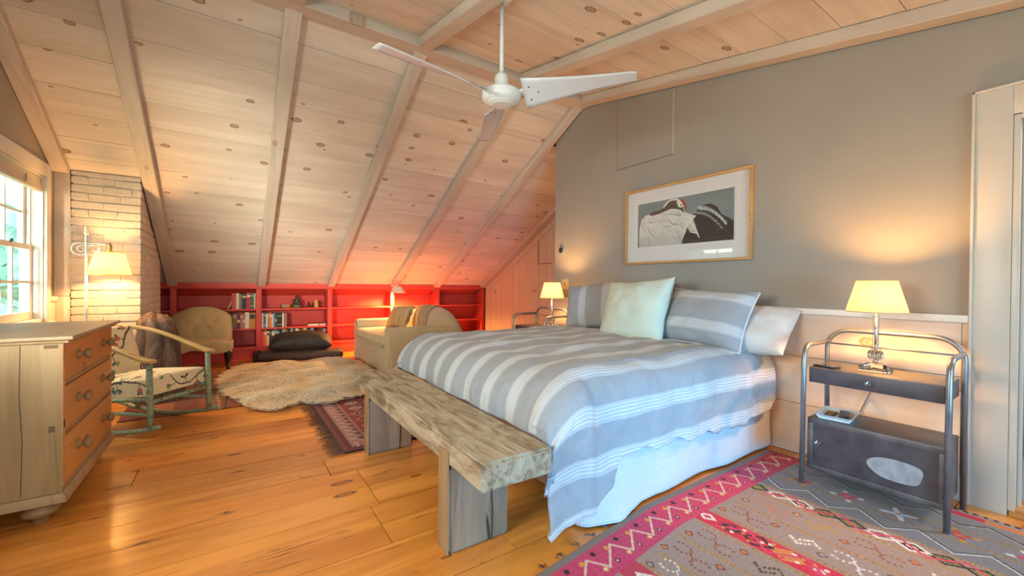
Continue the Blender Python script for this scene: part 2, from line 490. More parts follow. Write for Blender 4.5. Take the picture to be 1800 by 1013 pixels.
# floor and its planks
fl = MB(); fl.prism([(XL-.1, YB-.1), (XR, YB-.1), (XR, 3.7), (XC, 3.7), (XC, YF), (XL-.1, YF)], 'Z', -.10, -.022)
floor = tag(fl.build('floor', M['dark']), 'wide orange pine plank floor with dark seams', kind='structure')
seams = [-2.4,-2.05,-1.7,-1.35,-1.0,-.65,-.3,.1,.45,.8,1.1,1.42,1.75,2.10,2.325,2.56,2.80,3.02,3.28,3.55,3.82,4.08,4.36,4.66,4.98,5.3,5.62,5.95,6.3,6.65,7.0,7.45]
for y0, y1 in zip(seams[:-1], seams[1:]):
    xe = XR if y0 < 3.78 else XC
    cuts = [XL, rng.uniform(0.4, 2.4), xe]
    if abs(y0-2.10) < .01 or abs(y0-2.325) < .01: cuts = [XL, 0.63, xe]
    if y0 < 0: cuts = [XL, xe]
    if abs(y0-3.02) < .01: cuts = [XL, -0.45, xe]
    for x0, x1 in zip(cuts[:-1], cuts[1:]):
        L, W = x1-x0-.004, y1-y0-.0045
        b = MB().box(-L/2, L/2, -W/2, W/2, -.02, 0)
        b.build('plank', M['floor'], floor, loc=((x0+x1)/2, (y0+y1)/2, 0))

# sloping ceiling over the sitting area: backing, boards, rafters, ridge
def slope_slab(y0, y1, x0, x1, lift, th):
    f = lambda y: zb(y)+lift
    return [(y0, f(y0)), (y1, f(y1)), (y1, f(y1)+th), (y0, f(y0)+th)]
c1 = MB(); c1.prism(slope_slab(RY, YF+.1, 0, 0, .026, .06), 'X', XL-.1, XC+.1)
ceil1 = tag(c1.build('ceiling', M['dark']), 'steep whitewashed pine board ceiling over the sitting area', kind='structure')
c2 = MB(); zz = lambda y: zb(y)+.03 if y < RY else 3.08+.085+.03
c2.prism([(YB-.1, zb(YB-.1)+.026), (RY-.001, 3.165+.026), (RY-.001, 3.165+.09), (YB-.1, zb(YB-.1)+.09)], 'X', XL-.1, XR+.1)
ceil2 = tag(c2.build('ceiling', M['dark']), 'shallow whitewashed pine board ceiling over the bed', kind='structure')

def plank_row(parent, a, v0, v1, base, x0, x1, cuts):
    cs = [x0]+[c for c in cuts if x0+.3 < c < x1-.3]+[x1]
    for p, q in zip(cs[:-1], cs[1:]):
        L, W = q-p-.003, v1-v0-.004
        b = MB().box(-L/2, L/2, -W/2, W/2, 0, .018)
        y = base[0]+cos(a)*(v0+v1)/2; z = base[1]+sin(a)*(v0+v1)/2
        b.build('plank', M['ceiling'], parent, loc=((p+q)/2, y, z+rng.uniform(0, .003)), rot=(a, 0, 0))
RX = [-1.235, -0.65, 0.362, 1.315, 2.335, 3.135]
L1 = (YF-RY-.1)/cos(A1)
v = 0.02; k = 0
while v < L1-.05:
    w = rng.choice([.27, .30, .33, .36, .29]); v1 = min(v+w, L1)
    yc = RY+cos(A1)*v
    cuts = [RX[(k*3+1) % 6], RX[(k*2+3) % 6]]; cuts = sorted(set(cuts))
    plank_row(ceil1, -A1, v, v1, (RY, 3.155), XL, XR-.002 if yc < 3.8 else XC-.002, cuts); v = v1; k += 1
L2 = (RY-YB)/cos(A2); v = 0.02
while v < L2-.05:
    w = rng.choice([.27, .30, .33, .29]); v1 = min(v+w, L2)
    plank_row(ceil2, A2, -v1, -v, (RY, 3.165), XL, XR-.002, sorted({RX[(k*3+2) % 6], RX[(k+3) % 6]})); v = v1; k += 1

def rafter(parent, x, w, a, v0, v1, base, drop, name='rafter'):
    b = MB().box(-w/2, w/2, v0, v1, -drop, -.0005)
    b.build(name, M['beam'], parent, loc=(x, base[0], base[1]), rot=(a, 0, 0), bevel=.006, seg=1)
M['rafter'] = wood('whitewashed_rafter', (0.60, 0.515, 0.44), (0.50, 0.42, 0.345), knot=(0.36, 0.24, 0.16), knots=0.25, rough=0.7, axis=1, tint=0.10)
keep = M['beam']; M['beam'] = M['rafter']
for x in RX: rafter(ceil1, x, .11 if x > -1 else .105, -A1, .06, (7.085-RY)/cos(A1) if x > -1 else (5.22-RY)/cos(A1), (RY, 3.155), .066)
rafter(ceil1, 4.12, .11, -A1, .7, (7.085-RY)/cos(A1), (RY, 3.155), .066)
for x in RX: rafter(ceil2, x if x > -1 else -1.235, .11, A2, -L2, -.06, (RY, 3.165), .084)
M['beam'] = keep
MB().prism([(RY-.075, 3.070), (RY+.085, 3.070), (RY+.085, 3.125), (RY+.02, 3.185), (RY-.075, 3.160)], 'X', XL, XR-.001).build('ridge_beam', M['beam'], ceil1, bevel=.006, seg=1)

# gable wall behind the bed, with the doorway at its near end
DY0, DY1, DH = -.62, .285, 1.985
g = MB()
top = lambda ys: [(y, zb(y)+.02) for y in ys]
g.prism([(DY1, 0), (3.79, 0)]+top([3.79, RY, DY1]), 'X', XR, XR+.1)
g.prism([(DY0, DH), (DY1, DH)]+top([DY1, DY0]), 'X', XR, XR+.1)
g.prism([(YB-.1, 0), (DY0, 0)]+top([DY0, YB-.1]), 'X', XR, XR+.1)
wr = tag(g.build('wall_right', M['wall']), 'sage taupe painted gable wall behind the bed', kind='structure')
# hatch let flush into the gable wall high up
h = MB(); hy0, hy1, hz0, hz1 = 2.205, 2.835, 2.292, 2.98
h.prism([(hy0, hz0), (hy1, hz0), (hy1, zr(hy1)-.005), (hy0, zr(hy0)-.005)], 'X', XR-.004, XR-.0005)
h.build('hatch_panel', M['wall'], wr)
hl = MB(); hl.box(XR-.0055, XR-.0005, hy0-.006, hy0, hz0, zr(hy0)-.01).build('hatch_edge', plain('hatch_edge_cream', (0.62, 0.54, 0.36), .5), wr)
hl = MB(); hl.box(XR-.003, XR-.0005, hy0-.004, hy1+.004, hz0-.006, hz0); hl.box(XR-.003, XR-.0005, hy1, hy1+.006, hz0, zr(hy1)-.01); hl.build('hatch_seam', plain('hatch_seam_shadow_gap', (0.16, 0.13, 0.08), .9), wr)
# wainscot boards under the chair rail
rows = [(.012, .335), (.339, .655), (.659, .944)]
for i, (z0, z1) in enumerate(rows):
    ys = [.425, .452, 2.2+.3*i, 3.785]
    for a, b in zip(ys[1:-1], ys[2:]):
        L, W = b-a-.003, z1-z0
        MB().box(-L/2, L/2, -W/2, W/2, 0, .014).build('plank', M['wainscot'], wr, loc=(XR-.0005, (a+b)/2, (z0+z1)/2), rot=(pi/2, 0, -pi/2))
MB().box(XR-.016, XR-.0005, .4285, .451, .14, .944).build('corner_board', M['wainscot'], wr)
MB().box(XR-.034, XR-.0005, .4285, 3.79, .946, .986).build('trim_1', M['white_trim'], bevel=.004)
tag(bpy.data.objects['trim_1'], 'cream chair rail along the gable wall', kind='structure')
b = MB().box(XR-.018, XR-.0005, .4285, .478, .0, .138).build('baseboard_right', M['white'], bevel=.003); tag(b, 'short white baseboard block beside the doorway casing', kind='structure')

# doorway: casing, jamb, threshold
dr = tag(bpy.data.objects.new('door_1', None), 'white cased doorway in the gable wall', kind='structure'); COL.objects.link(dr)
cy = .415
MB().box(XR-.024, XR-.001, DY1+.005, cy, 0, DH+.145).build('casing_board', M['white'], dr, bevel=.002)
MB().box(XR-.024, XR-.001, DY0-.13, DY0-.005, 0, DH+.145).build('casing_board', M['white'], dr, bevel=.002)
MB().box(XR-.0235, XR-.001, DY0-.005, DY1+.005, DH+.005, DH+.1445).build('head_casing', M['white'], dr, bevel=.002)
MB().box(XR-.034, XR-.001, cy, cy+.013, .0, DH+.158).build('backband', M['white'], dr, bevel=.003)
MB().box(XR-.034, XR-.001, DY0-.143, cy+.013, DH+.1455, DH+.158).build('backband', M['white'], dr, bevel=.003)
MB().box(XR-.02, XR+.12, DY1-.02, DY1+.004, .03, DH).build('jamb', M['white'], dr, bevel=.002)
MB().box(XR+.03, XR+.07, DY1-.034, DY1-.0205, .03, DH-.02).build('door_stop', M['white'], dr, bevel=.002)
MB().box(XR-.02, XR+.12, DY0-.004, DY0+.02, .03, DH).build('jamb', M['white'], dr, bevel=.002)
MB().box(XR-.02, XR+.12, DY0+.02, DY1-.02, DH-.02, DH+.004).build('head_jamb', M['white'], dr, bevel=.002)
MB().box(XR-.015, XR+.13, DY0, DY1, .0, .045).build('threshold', wood('honey_threshold', (.62, .30, .10), (.5, .2, .06), rough=.35, axis=1), dr, bevel=.004)

# room glimpsed beyond the doorway
M['tile'] = plain('grey_floor_tile', (0.33, 0.35, 0.38), 0.4, var=.12, scale=5)
M['bluewall'] = plain('slate_blue_paint', (0.22, 0.255, 0.33), 0.6)
pf = tag(MB().box(XR+.1, 5.6, -1.8, 1.2, -.10, -.02).build('floor', M['dark']), 'bedding under the grey tiles beyond the doorway', kind='structure')
for i in range(6):
    for j in range(5):
        MB().box(-.198, .198, -.298, .298, -.015, .012).build('tile', M['tile'], pf, loc=(XR+.3+.4*i, -1.5+.6*j, 0))
tag(MB().box(5.6, 5.7, -1.8, 1.2, 0, 2.6).build('wall_passage', M['bluewall']), 'slate blue wall beyond the doorway', kind='structure')
tag(MB().box(XR+.1, 5.7, 1.2, 1.3, 0, 2.6).build('wall_passage_side', M['bluewall']), 'slate blue side wall beyond the doorway', kind='structure')
tag(MB().box(XR+.1, 5.7, -1.9, -1.8, 0, 2.6).build('wall_passage_near', M['white']), 'white side wall beyond the doorway', kind='structure')
tag(MB().box(XR+.1, 5.7, -1.9, 1.3, 2.6, 2.7).build('ceiling_passage', M['white']), 'white ceiling beyond the doorway', kind='structure')
cb = thing('cabinet', 'white painted cabinet with an open top shelf seen through the doorway', 'cabinet', (4.62, .35, .012))
m = MB(); m.box(-.22, .22, -.75, .55, .10, .92); m.box(-.24, .24, -.77, .57, .92, .95); m.build('body', M['white'], cb, bevel=.004)
MB().box(-.2, .2, -.73, .53, 0, .098).build('plinth', M['white'], cb)
m = MB(); m.box(.10, .22, -.75, .55, .9505, 1.50); m.build('back_board', M['white'], cb, bevel=.004)
m = MB(); m.box(-.10, .0995, .50, .53, .9505, 1.46); m.box(-.10, .0995, -.75, .4995, 1.43, 1.46); m.build('shelf', M['white'], cb, bevel=.003)
for j in range(2): MB().box(-.236, -.2205, -.73+.64*j, -.11+.64*j, .12, .90).build('cabinet_door', M['white'], cb, bevel=.004)
bt = thing('bottle', 'teal and white bottle standing on the cabinet beyond the doorway', 'bottle', (4.46, .395, .963))
MB().box(-.028, .028, -.022, .022, 0, .135).build('body', plain('white_label', (.72, .78, .78), .4), bt, bevel=.006)
MB().box(-.029, .029, -.023, .023, .1355, .205).build('cap', plain('teal_plastic', (.02, .24, .22), .35), bt, bevel=.006)

# closet wall in the recess past the bed
wc = MB(); wc.prism([(3.7, 0), (YF, 0), (YF, zb(YF)), (3.7, zb(3.7))], 'X', XC+.016, XC+.1)
wc = tag(wc.build('wall_closet', M['dark']), 'cream board closet wall under the slope in the recess', kind='structure')
y = 3.82; i = 0
topz = lambda q: zb(q)-.004
while y < 7.05:
    w = [.175, .205, .19, .16, .22][i % 5]; y1 = min(y+w, 7.09)
    poly = [(y+.002, .0), (y1-.002, .0), (y1-.002, topz(y1)), (y+.002, topz(y))]
    MB().prism(poly, 'X', XC-.004 if i % 4 else XC-.008, XC+.0155).build('plank', M['closet'], wc); y = y1; i += 1
# doors in the closet wall: frame lines, knobs, latch
b = MB(); b.box(XC-.014, XC-.009, 4.90, 5.37, 1.47, 1.485); b.box(XC-.014, XC-.009, 5.355, 5.37, 1.485, 1.90); b.build('hatch_seam', plain('closet_seam', (.28, .2, .12), .8), wc)
b = MB(); b.box(XC-.012, XC-.009, 5.90, 5.906, 1.487, 1.6); b.prism([(5.0, topz(5.0)-.19), (7.0, topz(7.0)-.19), (7.0, topz(7.0)-.15), (5.0, topz(5.0)-.15)], 'X', XC-.02, XC-.009); b.build('top_trim', M['closet'], wc)
b = MB(); b.prism([(4.74, 0), (5.0, 0), (5.0, 1.95), (4.74, 1.95)], 'X', XC-.016, XC-.009); b.build('door_board', M['closet'], wc, bevel=.003)
for yy, zc in ((5.44, 1.03), (5.13, 1.03)):
    MB().lathe([(.010, 0), (.008, .02), (.017, .03), (.019, .042), (.012, .05), (.001, .052)], (XC-.009, yy, zc), (-1, 0, 0), 12).build('knob', M['brass'], wc, smooth=True)
b = MB(); b.box(XC-.02, XC-.009, 6.68, 6.70, .96, 1.04); b.tube([(XC-.02, 6.69, 1.02), (XC-.035, 6.69, 1.0), (XC-.02, 6.69, .975)], .005, 6); b.build('latch', M['closet'], wc)
tag(MB().box(XR+.1, XC+.1, 3.70, 3.79, 0, 2.95).build('wall_return', M['wall']), 'short return wall at the recess past the bed', kind='structure')

# left wall with the sash window, knee wall, rear wall with assumed glazed doors
WY0, WY1, WZ0, WZ1 = 3.98, 5.0, .80, 1.985
W2 = (.40, 1.85, 1.13, 2.02)  # added window opening, high sill shaped to keep the beam off the dresser
lw = MB(); tp = lambda ys: [(q, zb(q)+.02) for q in ys]
def strip(y0, y1, z0=0, z1=None):
    ys = [y1]+([RY] if y0 < RY < y1 else [])+[y0]
    lw.prism([(y0, z0), (y1, z0)]+(tp(ys) if z1 is None else [(y1, z1), (y0, z1)]), 'X', XL-.13, XL)
strip(YB-.1, W2[0]); strip(W2[0], W2[1], 0, W2[2]); strip(W2[0], W2[1], W2[3]); strip(W2[1], WY0)
strip(WY0, WY1, 0, WZ0); strip(WY0, WY1, WZ1); strip(WY1, YF+.1)
wl = tag(lw.build('wall_left', M['wall']), 'sage taupe painted wall with the sash window', kind='structure')
MB().box(XL+.0005, XL+.03, WY1+.097, 5.2375, .946, .986).build('trim_2', M['white_trim'], bevel=.004); tag(bpy.data.objects['trim_2'], 'short cream ledge between the window and the chimney', kind='structure')
MB().box(XL+.0005, XL+.012, WY1+.097, 5.2375, .0, .9455).build('wainscot_panel', M['white_trim'], wl)
tag(MB().box(XL-.13, XC+.1, YF, YF+.1, 0, .90).build('wall_knee', M['red']), 'low knee wall behind the red bookcase', kind='structure')

def sash_window(name, label, y0, y1, z0, z1, cols, blind=True):
    o = tag(bpy.data.objects.new(name, None), label, kind='structure'); COL.objects.link(o)
    c = .095
    for a, b_ in ((y0-c, y0-.002), (y1+.002, y1+c)):
        MB().box(XL+.0005, XL+.024, a, b_, z0-.02, z1+c+.012).build('casing_board', M['white_trim'], o, bevel=.003)
    MB().box(XL+.0005, XL+.0235, y0-.0015, y1+.0015, z1+.002, z1+c+.012).build('head_casing', M['white_trim'], o, bevel=.003)
    MB().box(XL-.06, XL+.055, y0-c-.02, y1+c+.02, z0-.05, z0-.021).build('window_sill', M['white_trim'], o, bevel=.004)
    j = MB(); j.box(XL-.128, XL+.003, y1-.012, y1-.0005, z0, z1); j.box(XL-.128, XL+.003, y0+.0005, y0+.012, z0, z1)
    j.box(XL-.128, XL+.003, y0+.012, y1-.012, z1-.012, z1-.0005); j.box(XL-.128, XL+.003, y0+.012, y1-.012, z0-.02, z0+.006)
    j.build('jamb', M['white_trim'], o)
    j = MB(); j.box(XL-.075, XL-.065, y1-.022, y1-.0125, z0+.006, z1-.013); j.build('sash_stop', M['white_trim'], o)
    zm = (z0+z1)/2
    for nm, x, za, zc in (('lower_sash', XL-.088, z0+.007, zm+.02), ('upper_sash', XL-.125, zm-.02, z1-.013)):
        f = MB(); ya, yb_ = y0+.0125, y1-.0125; t = .05
        f.box(x, x+.033, ya, ya+t, za, zc); f.box(x, x+.033, yb_-t, yb_, za, zc)
        f.box(x, x+.033, ya+t, yb_-t, za, za+(.065 if nm == 'lower_sash' else .04)); f.box(x, x+.033, ya+t, yb_-t, zc-.04, zc)
        s = f.build(nm, M['white_trim'], o, bevel=.003, seg=1)
        u = MB(); gz0, gz1 = za+.04, zc-.04
        for q in range(1, cols): u.box(x+.006, x+.027, ya+t+(yb_-ya-2*t)*q/cols-.010, ya+t+(yb_-ya-2*t)*q/cols+.010, gz0, gz1)
        u.box(x+.0065, x+.0265, ya+t, yb_-t, (gz0+gz1)/2-.010, (gz0+gz1)/2+.010)
        u.build('muntin', M['white_trim'], s)
        for q in range(cols):
            for r in range(2):
                yy0 = ya+t+(yb_-ya-2*t)*q/cols; yy1 = ya+t+(yb_-ya-2*t)*(q+1)/cols
                MB().box(x+.014, x+.018, yy0, yy1, gz0+(gz1-gz0)*r/2, gz0+(gz1-gz0)*(r+1)/2).build('pane', M['glass'], s)
    return o
w1 = sash_window('window_1', 'white sash window beside the brick chimney', WY0, WY1, WZ0, WZ1, 3)
MB().tube([(XL-.05, 4.55, 1.405), (XL-.035, 4.55, 1.415), (XL-.03, 4.52, 1.42)], .008, 6).build('sash_lock', M['black'], w1)
sash_window('window_added', 'added unseen white sash window in the left wall nearer the glazed doors', W2[0], W2[1], W2[2], W2[3], 3)  # out of view, put in to let fill light enter from the left
bl = thing('window_blind', 'cream fabric blind gathered at the top of the sash window', 'blind', (XL-.02, 4.49, 1.968))
for k in range(4):
    MB().box(-.012-.003*k, .012+.003*k, -.49, .49, -.031-.028*k, -.004-.028*k).build('fold', cloth('blind_cloth', (.62, .52, .40)) if k == 0 else bpy.data.materials['blind_cloth'], bl, bevel=.006)
m = MB(); m.tube([(.028, .14, -.04), (.028, .14, -.09)], .006, 6); m.box(.022, .034, .12, .16, -.105, -.098); m.build('pull', M['chrome'], bl)

rw = MB(); DX0, DX1, DZ = -.45, 2.25, 2.02
tz = zb(YB)+.02
rw.box(XL-.13, DX0, YB-.1, YB, 0, tz); rw.box(DX1, XR+.1, YB-.1, YB, 0, tz); rw.box(DX0, DX1, YB-.1, YB, DZ, tz)
tag(rw.build('wall_rear', M['wall']), 'sage taupe wall opposite the red bookcase', kind='structure')
d2 = tag(bpy.data.objects.new('door_assumed', None), 'assumed unseen white glazed triple doors opposite the red bookcase', kind='structure'); COL.objects.link(d2)  # out of view, assumed as an opening for light from the rear
for q in range(3):
    x0 = DX0+.9*q; x1 = x0+.9; f = MB()
    f.box(x0+.002, x0+.08, YB-.07, YB-.03, .02, DZ-.004); f.box(x1-.08, x1-.002, YB-.07, YB-.03, .02, DZ-.004)
    f.box(x0+.08, x1-.08, YB-.07, YB-.03, .02, .16); f.box(x0+.08, x1-.08, YB-.07, YB-.03, DZ-.1, DZ-.004)
    dd = f.build('glazed_door', M['white'], d2)
    MB().box(x0+.08, x1-.08, YB-.052, YB-.047, .16, DZ-.1).build('pane', M['glass'], dd)
# ground and greenery outside the window
tag(MB().box(-30, XL-.14, -6, 30, -3.2, -3.0).build('ground', plain('lawn', (.35, .60, .30), .95, var=.3)), 'lawn outside the window', kind='structure')
def leaf_tree(x, y, zc, r, n, label):
    t = thing('tree', label, 'tree', (x, y, -3.0), 0, None)
    MB().tube([(0, 0, 0), (.1, 0, 2), (0, .1, 3.0+zc)], [.2, .15, .08], 8).build('trunk', plain('bark', (.12, .09, .06), .9) if 'bark' not in bpy.data.materials else bpy.data.materials['bark'], t)
    q = random.Random(int(x*10)); m = MB()
    for i in range(n):
        d = Vector((q.gauss(0, 1), q.gauss(0, 1), q.gauss(0, 1))).normalized()*r*q.uniform(.35, 1)
        c = Vector((0, 0, 3.0+zc))+Vector((d.x, d.y, d.z*.9)); a = Vector((q.gauss(0, 1), q.gauss(0, 1), q.gauss(0, 1))).normalized(); b = a.orthogonal().normalized()
        s = q.uniform(.10, .2); m.add([c-a*s, c+b*s*.5, c+a*s, c-b*s*.5], [(0, 1, 2, 3)])
    fo = m.build('foliage', plain('tree_leaf', (.50, .82, .66), .7, var=.3) if 'tree_leaf' not in bpy.data.materials else bpy.data.materials['tree_leaf'], t); fo['kind'] = 'stuff'
leaf_tree(-3.6, 11.5, 1.0, 1.7, 2600, 'leafy green tree outside the window')
leaf_tree(-7.0, 15.5, 1.8, 2.4, 2600, 'taller leafy green tree farther from the window')

# brick chimney: bricks on the front and on the side that faces the recess
chx0, chx1, chy, chy1 = XL+.105, -.715, 5.24, 6.55
ch = MB(); ch.prism([(chx0+.012, chy+.006), (chx1-.006, chy+.006), (chx1-.006, chy1), (chx0+.012, chy1)], 'Z', 0, 1.0)
zt = lambda q: zb(q)-.004
ch.prism([(chy+.006, 1.0), (chy1, 1.0), (chy1, zt(chy1)), (chy+.006, zt(chy+.006))], 'X', chx0+.012, chx1-.006)
chim = tag(ch.build('chimney', M['mortar']), 'whitewashed brick chimney breast under the slope', kind='structure')
ps = MB(); ps.prism([(XL+.001, .987), (XL+.10, .987), (XL+.155, 1.30), (XL+.115, 1.36), (XL+.10, 2.118), (XL+.001, 2.118)], 'Y', chy+.002, chy+.2)
ps.prism([(XL+.001, 0), (chx0, 0), (chx0, .986), (XL+.001, .986)], 'Y', chy+.003, chy+.2)
ps.build('plaster_strip', M['plaster'], chim, bevel=.006)
bh = .0735; row = 0; z = .01
def bricks(z, row):
    e = rng.uniform
    # front face
    x = chx0+.002; first = True; n = 0
    off = .11 if row % 2 else .21
    while x < chx1-.02:
        w = off if first else e(.17, .26); first = False
        x1 = min(x+w, chx1)
        if chx1-x1 < .05: x1 = chx1
        d = e(-.005, .004)
        zt_ = min(z+bh-.008, zt(chy)-.002)
        if zt_-z > .03:
            MB().box(x+.001, x1-.002, chy+d, chy+.0055, z+e(0, .003), zt_-e(0, .003)).build('brick', M['brick'], chim, bevel=.004, seg=1)
        x = x1
    # side face
    y = chy+.0065; first = True
    while y < chy1-.02:
        w = (.10 if row % 2 else .2) if first else .205; first = False
        y1 = min(y+w, chy1)
        lim = min(z+bh-.009, zt(y1)-.004)
        if lim-z > .03:
            d = e(-.003, .004)
            MB().box(chx1-.0055, chx1+d, y+.004, y1-.005, z, lim).build('brick', M['brick'], chim, bevel=.004, seg=1)
        y = y1
while z < 2.12:
    bricks(z, row); z += bh; row += 1
# ---------------------------------------------------------------- built-in bookcase
BY0, BY1 = 7.10, 7.44
bk = thing('bookcase', 'long low red painted bookcase under the slope', 'bookcase', (1.7, BY0, 0))
def pb(m, name, **kw):
    o = m.build(name, M['red'], None, **kw); o.parent = bk; o.matrix_parent_inverse = Matrix.Translation((-1.7, -BY0, 0)); return o
DX = [-1.22, -0.645, 0.335, 1.307, 2.322, 3.178, 4.158]
tb = lambda q: zb(q)-.006
for x in DX:
    m = MB(); m.prism([(BY0, .0), (BY1, .0), (BY1, tb(BY1)-.014), (BY0+.02, 1.03), (BY0, 1.03)], 'X', x-.034, x+.034)
    pb(m, 'divider', bevel=.003)
for a, b in zip(DX[:-1], DX[1:]):
    x0, x1 = a+.0345, b-.0345
    for zs in (.738, .451):
        pb(MB().box(x0, x1, BY0+.012, BY1-.02, zs-.026, zs), 'shelf', bevel=.003)
    pb(MB().box(x0, x1, BY0+.004, BY1-.02, .150, .180), 'shelf', bevel=.003)
    pb(MB().box(x0, x1, BY0+.012, BY0+.03, .0, .149), 'plinth_board')
    pb(MB().box(x0, x1, BY1-.018, BY1, .0, .925), 'back_board')
    pb(MB().prism([(BY0+.022, tb(BY0+.022)-.012), (BY1-.002, tb(BY1)-.012), (BY1-.002, tb(BY1)-.002), (BY0+.022, tb(BY0+.022)-.002)], 'X', x0, x1), 'sloping_top')
pb(MB().prism([(BY0-.008, 1.032), (BY0+.02, 1.032), (BY0+.02, tb(BY0+.02)), (BY0-.008, tb(BY0-.008))], 'X', DX[0]-.03, DX[-1]+.022), 'face_rail', bevel=.003)
pb(MB().box(XL+.002, -1.2545, BY0, BY1, 0, .95), 'filler_board')

# books, one by one
rngb = random.Random(5)
COLN = {'orange-red': (200,70,45), 'cream': (222,205,170), 'grey': (120,115,112), 'black': (35,32,32), 'red': (190,45,50), 'green': (72,92,70), 'brown': (105,78,52),
        'tan': (160,128,88), 'maroon': (120,25,25), 'pink': (180,110,95), 'white': (228,215,190), 'ochre': (205,130,40), 'blue': (58,92,150), 'orange': (225,120,50),
        'teal': (50,130,120), 'light blue': (90,150,180), 'pale grey': (150,150,140), 'turquoise': (70,170,145), 'dark green': (45,60,45), 'yellow': (215,180,90)}
BM = {k: plain('book_'+k.replace(' ', '_').replace('-', '_'), S(*v), .55, var=.05) for k, v in COLN.items()}
BM['paper'] = plain('book_paper', (.66, .58, .43), .8)
BM['gilt'] = plain('book_gilt', (.65, .45, .16), .4)
ORD = ['', 'second', 'third', 'fourth', 'fifth', 'sixth', 'seventh', 'eighth', 'ninth', 'tenth', 'eleventh', 'twelfth', 'thirteenth', 'fourteenth', 'fifteenth',
       'sixteenth', 'seventeenth', 'eighteenth', 'nineteenth', 'twentieth', 'twenty-first', 'twenty-second', 'twenty-third', 'twenty-fourth', 'twenty-fifth']
def book(x, z, w, h, col, band, label, group, lean=0.0, d=.17, y=BY0+.045):
    b = thing('book', label, 'book', (x, y, z), 0, group)
    m = MB(); t = min(.003, w*.18)
    m.box(0, t, 0, d, 0, h); m.box(w-t, w, 0, d, 0, h); m.box(0, w, -.003, .0, 0, h)
    m.build('cover', BM[col], b)
    MB().box(t, w-t, .0005, d-.006, .004, h-.004).build('pages', BM['paper'], b)
    if band:
        for f0, f1 in ([(.72, .86)], [(.62, .90)], [(.15, .19), (.78, .83)], [(.40, .58)])[band-1]:
          q = MB().box(w*.1, w*.9, -.0042, -.0031, h*f0, h*f1)
          q.build('spine_label', BM['gilt' if col in ('brown', 'tan', 'maroon', 'black', 'dark green') else ('black' if col in ('ochre', 'cream', 'white', 'yellow') else 'white')], b)
    if lean: b.rotation_euler = (0, lean, 0); b.location.z += w*sin(lean)+.002
    return b
def shelf_books(specs, x, z, where, group, right=None):
    n = len(specs); tot = sum(s[1] for s in specs)+.0012*n
    if right is not None: x = right-tot
    for i, (c, w, h, bd) in enumerate(specs):
        o = 'leftmost' if i == 0 else ('rightmost' if i == n-1 else ORD[i]+' from left')
        kind = 'thick' if w > .05 else ('slim' if w < .025 else 'upright')
        book(x, z, w, h, c, bd, f'{kind} {c} book, {o} {where}', group); x += w+.0012
z1, z2, z3 = .7385, .4515, .1805
shelf_books([('orange-red',.052,.230,0),('cream',.036,.228,0),('grey',.034,.215,0),('black',.052,.222,1),('red',.046,.236,1),('green',.045,.234,3),('cream',.02,.225,0)], 0, z1, 'on top shelf near the chair', 'books on the top shelf', right=.297)
book(-.055, z1, .03, .20, 'tan', 1, 'tan book leaning at the left end of the top shelf row', 'books on the top shelf', lean=radians(26), y=BY0+.05)
shelf_books([('brown',.056,.222,3),('brown',.05,.218,3),('tan',.052,.218,1),('maroon',.042,.225,4),('pink',.026,.22,1),('pink',.028,.215,4),('white',.05,.238,0),('ochre',.078,.225,2)], 0, z2, 'on shelf behind the chair', 'books on the middle shelf behind the chair', right=.297)
shelf_books([('cream',.02,.22,0),('blue',.032,.225,3),('cream',.022,.21,0),('tan',.026,.22,1),('orange',.028,.22,1),('white',.014,.2,0),('light blue',.022,.21,0),('dark green',.024,.215,4),('black',.022,.21,3),('black',.022,.208,3),('black',.024,.212,3),('white',.02,.215,0),('grey',.018,.21,0),('pink',.02,.215,0)], .373, z2, 'on middle shelf of the second bay', 'books on the middle shelf of the second bay')
shelf_books([('orange-red',.032,.225,0),('orange',.034,.23,1),('cream',.03,.215,1),('dark green',.03,.23,3),('grey',.04,.23,2),('light blue',.03,.235,3),('teal',.028,.225,1),('black',.036,.23,4),('turquoise',.040,.238,1),('orange',.028,.225,3),('black',.036,.215,2),('turquoise',.042,.24,1),('dark green',.026,.225,3),('white',.038,.238,0),('yellow',.022,.225,1),('dark green',.034,.24,4),('ochre',.03,.235,1),('cream',.02,.24,0),('grey',.028,.225,2),('black',.032,.22,2),('light blue',.026,.235,0),('pale grey',.018,.235,0)], .373, z3, 'on bottom shelf above fur cushions', 'books on the bottom shelf')
book(1.125, z3, .045, .225, 'pale grey', 4, 'thick pale grey book leaning right at the end of the bottom shelf', 'books on the bottom shelf', lean=radians(27))
# folded papers tied with a strap
pp = thing('paper_bundle', 'flat pink and white paper bundle tied with a dark strap on middle shelf', 'papers', (1.13, BY0+.12, z2))
m = MB(); m.box(-.13, .125, -.085, .11, 0, .014); m.box(-.12, .13, -.08, .11, .0145, .026); m.build('papers', BM['white'], pp, bevel=.002)
MB().box(-.125, .13, -.09, .11, .0265, .034).build('folder', BM['pink'], pp, bevel=.002)
m = MB(); m.box(.02, .03, -.092, -.0905, 0, .036); m.box(.02, .03, -.092, .112, .0345, .037); m.build('strap', M['black'], pp)
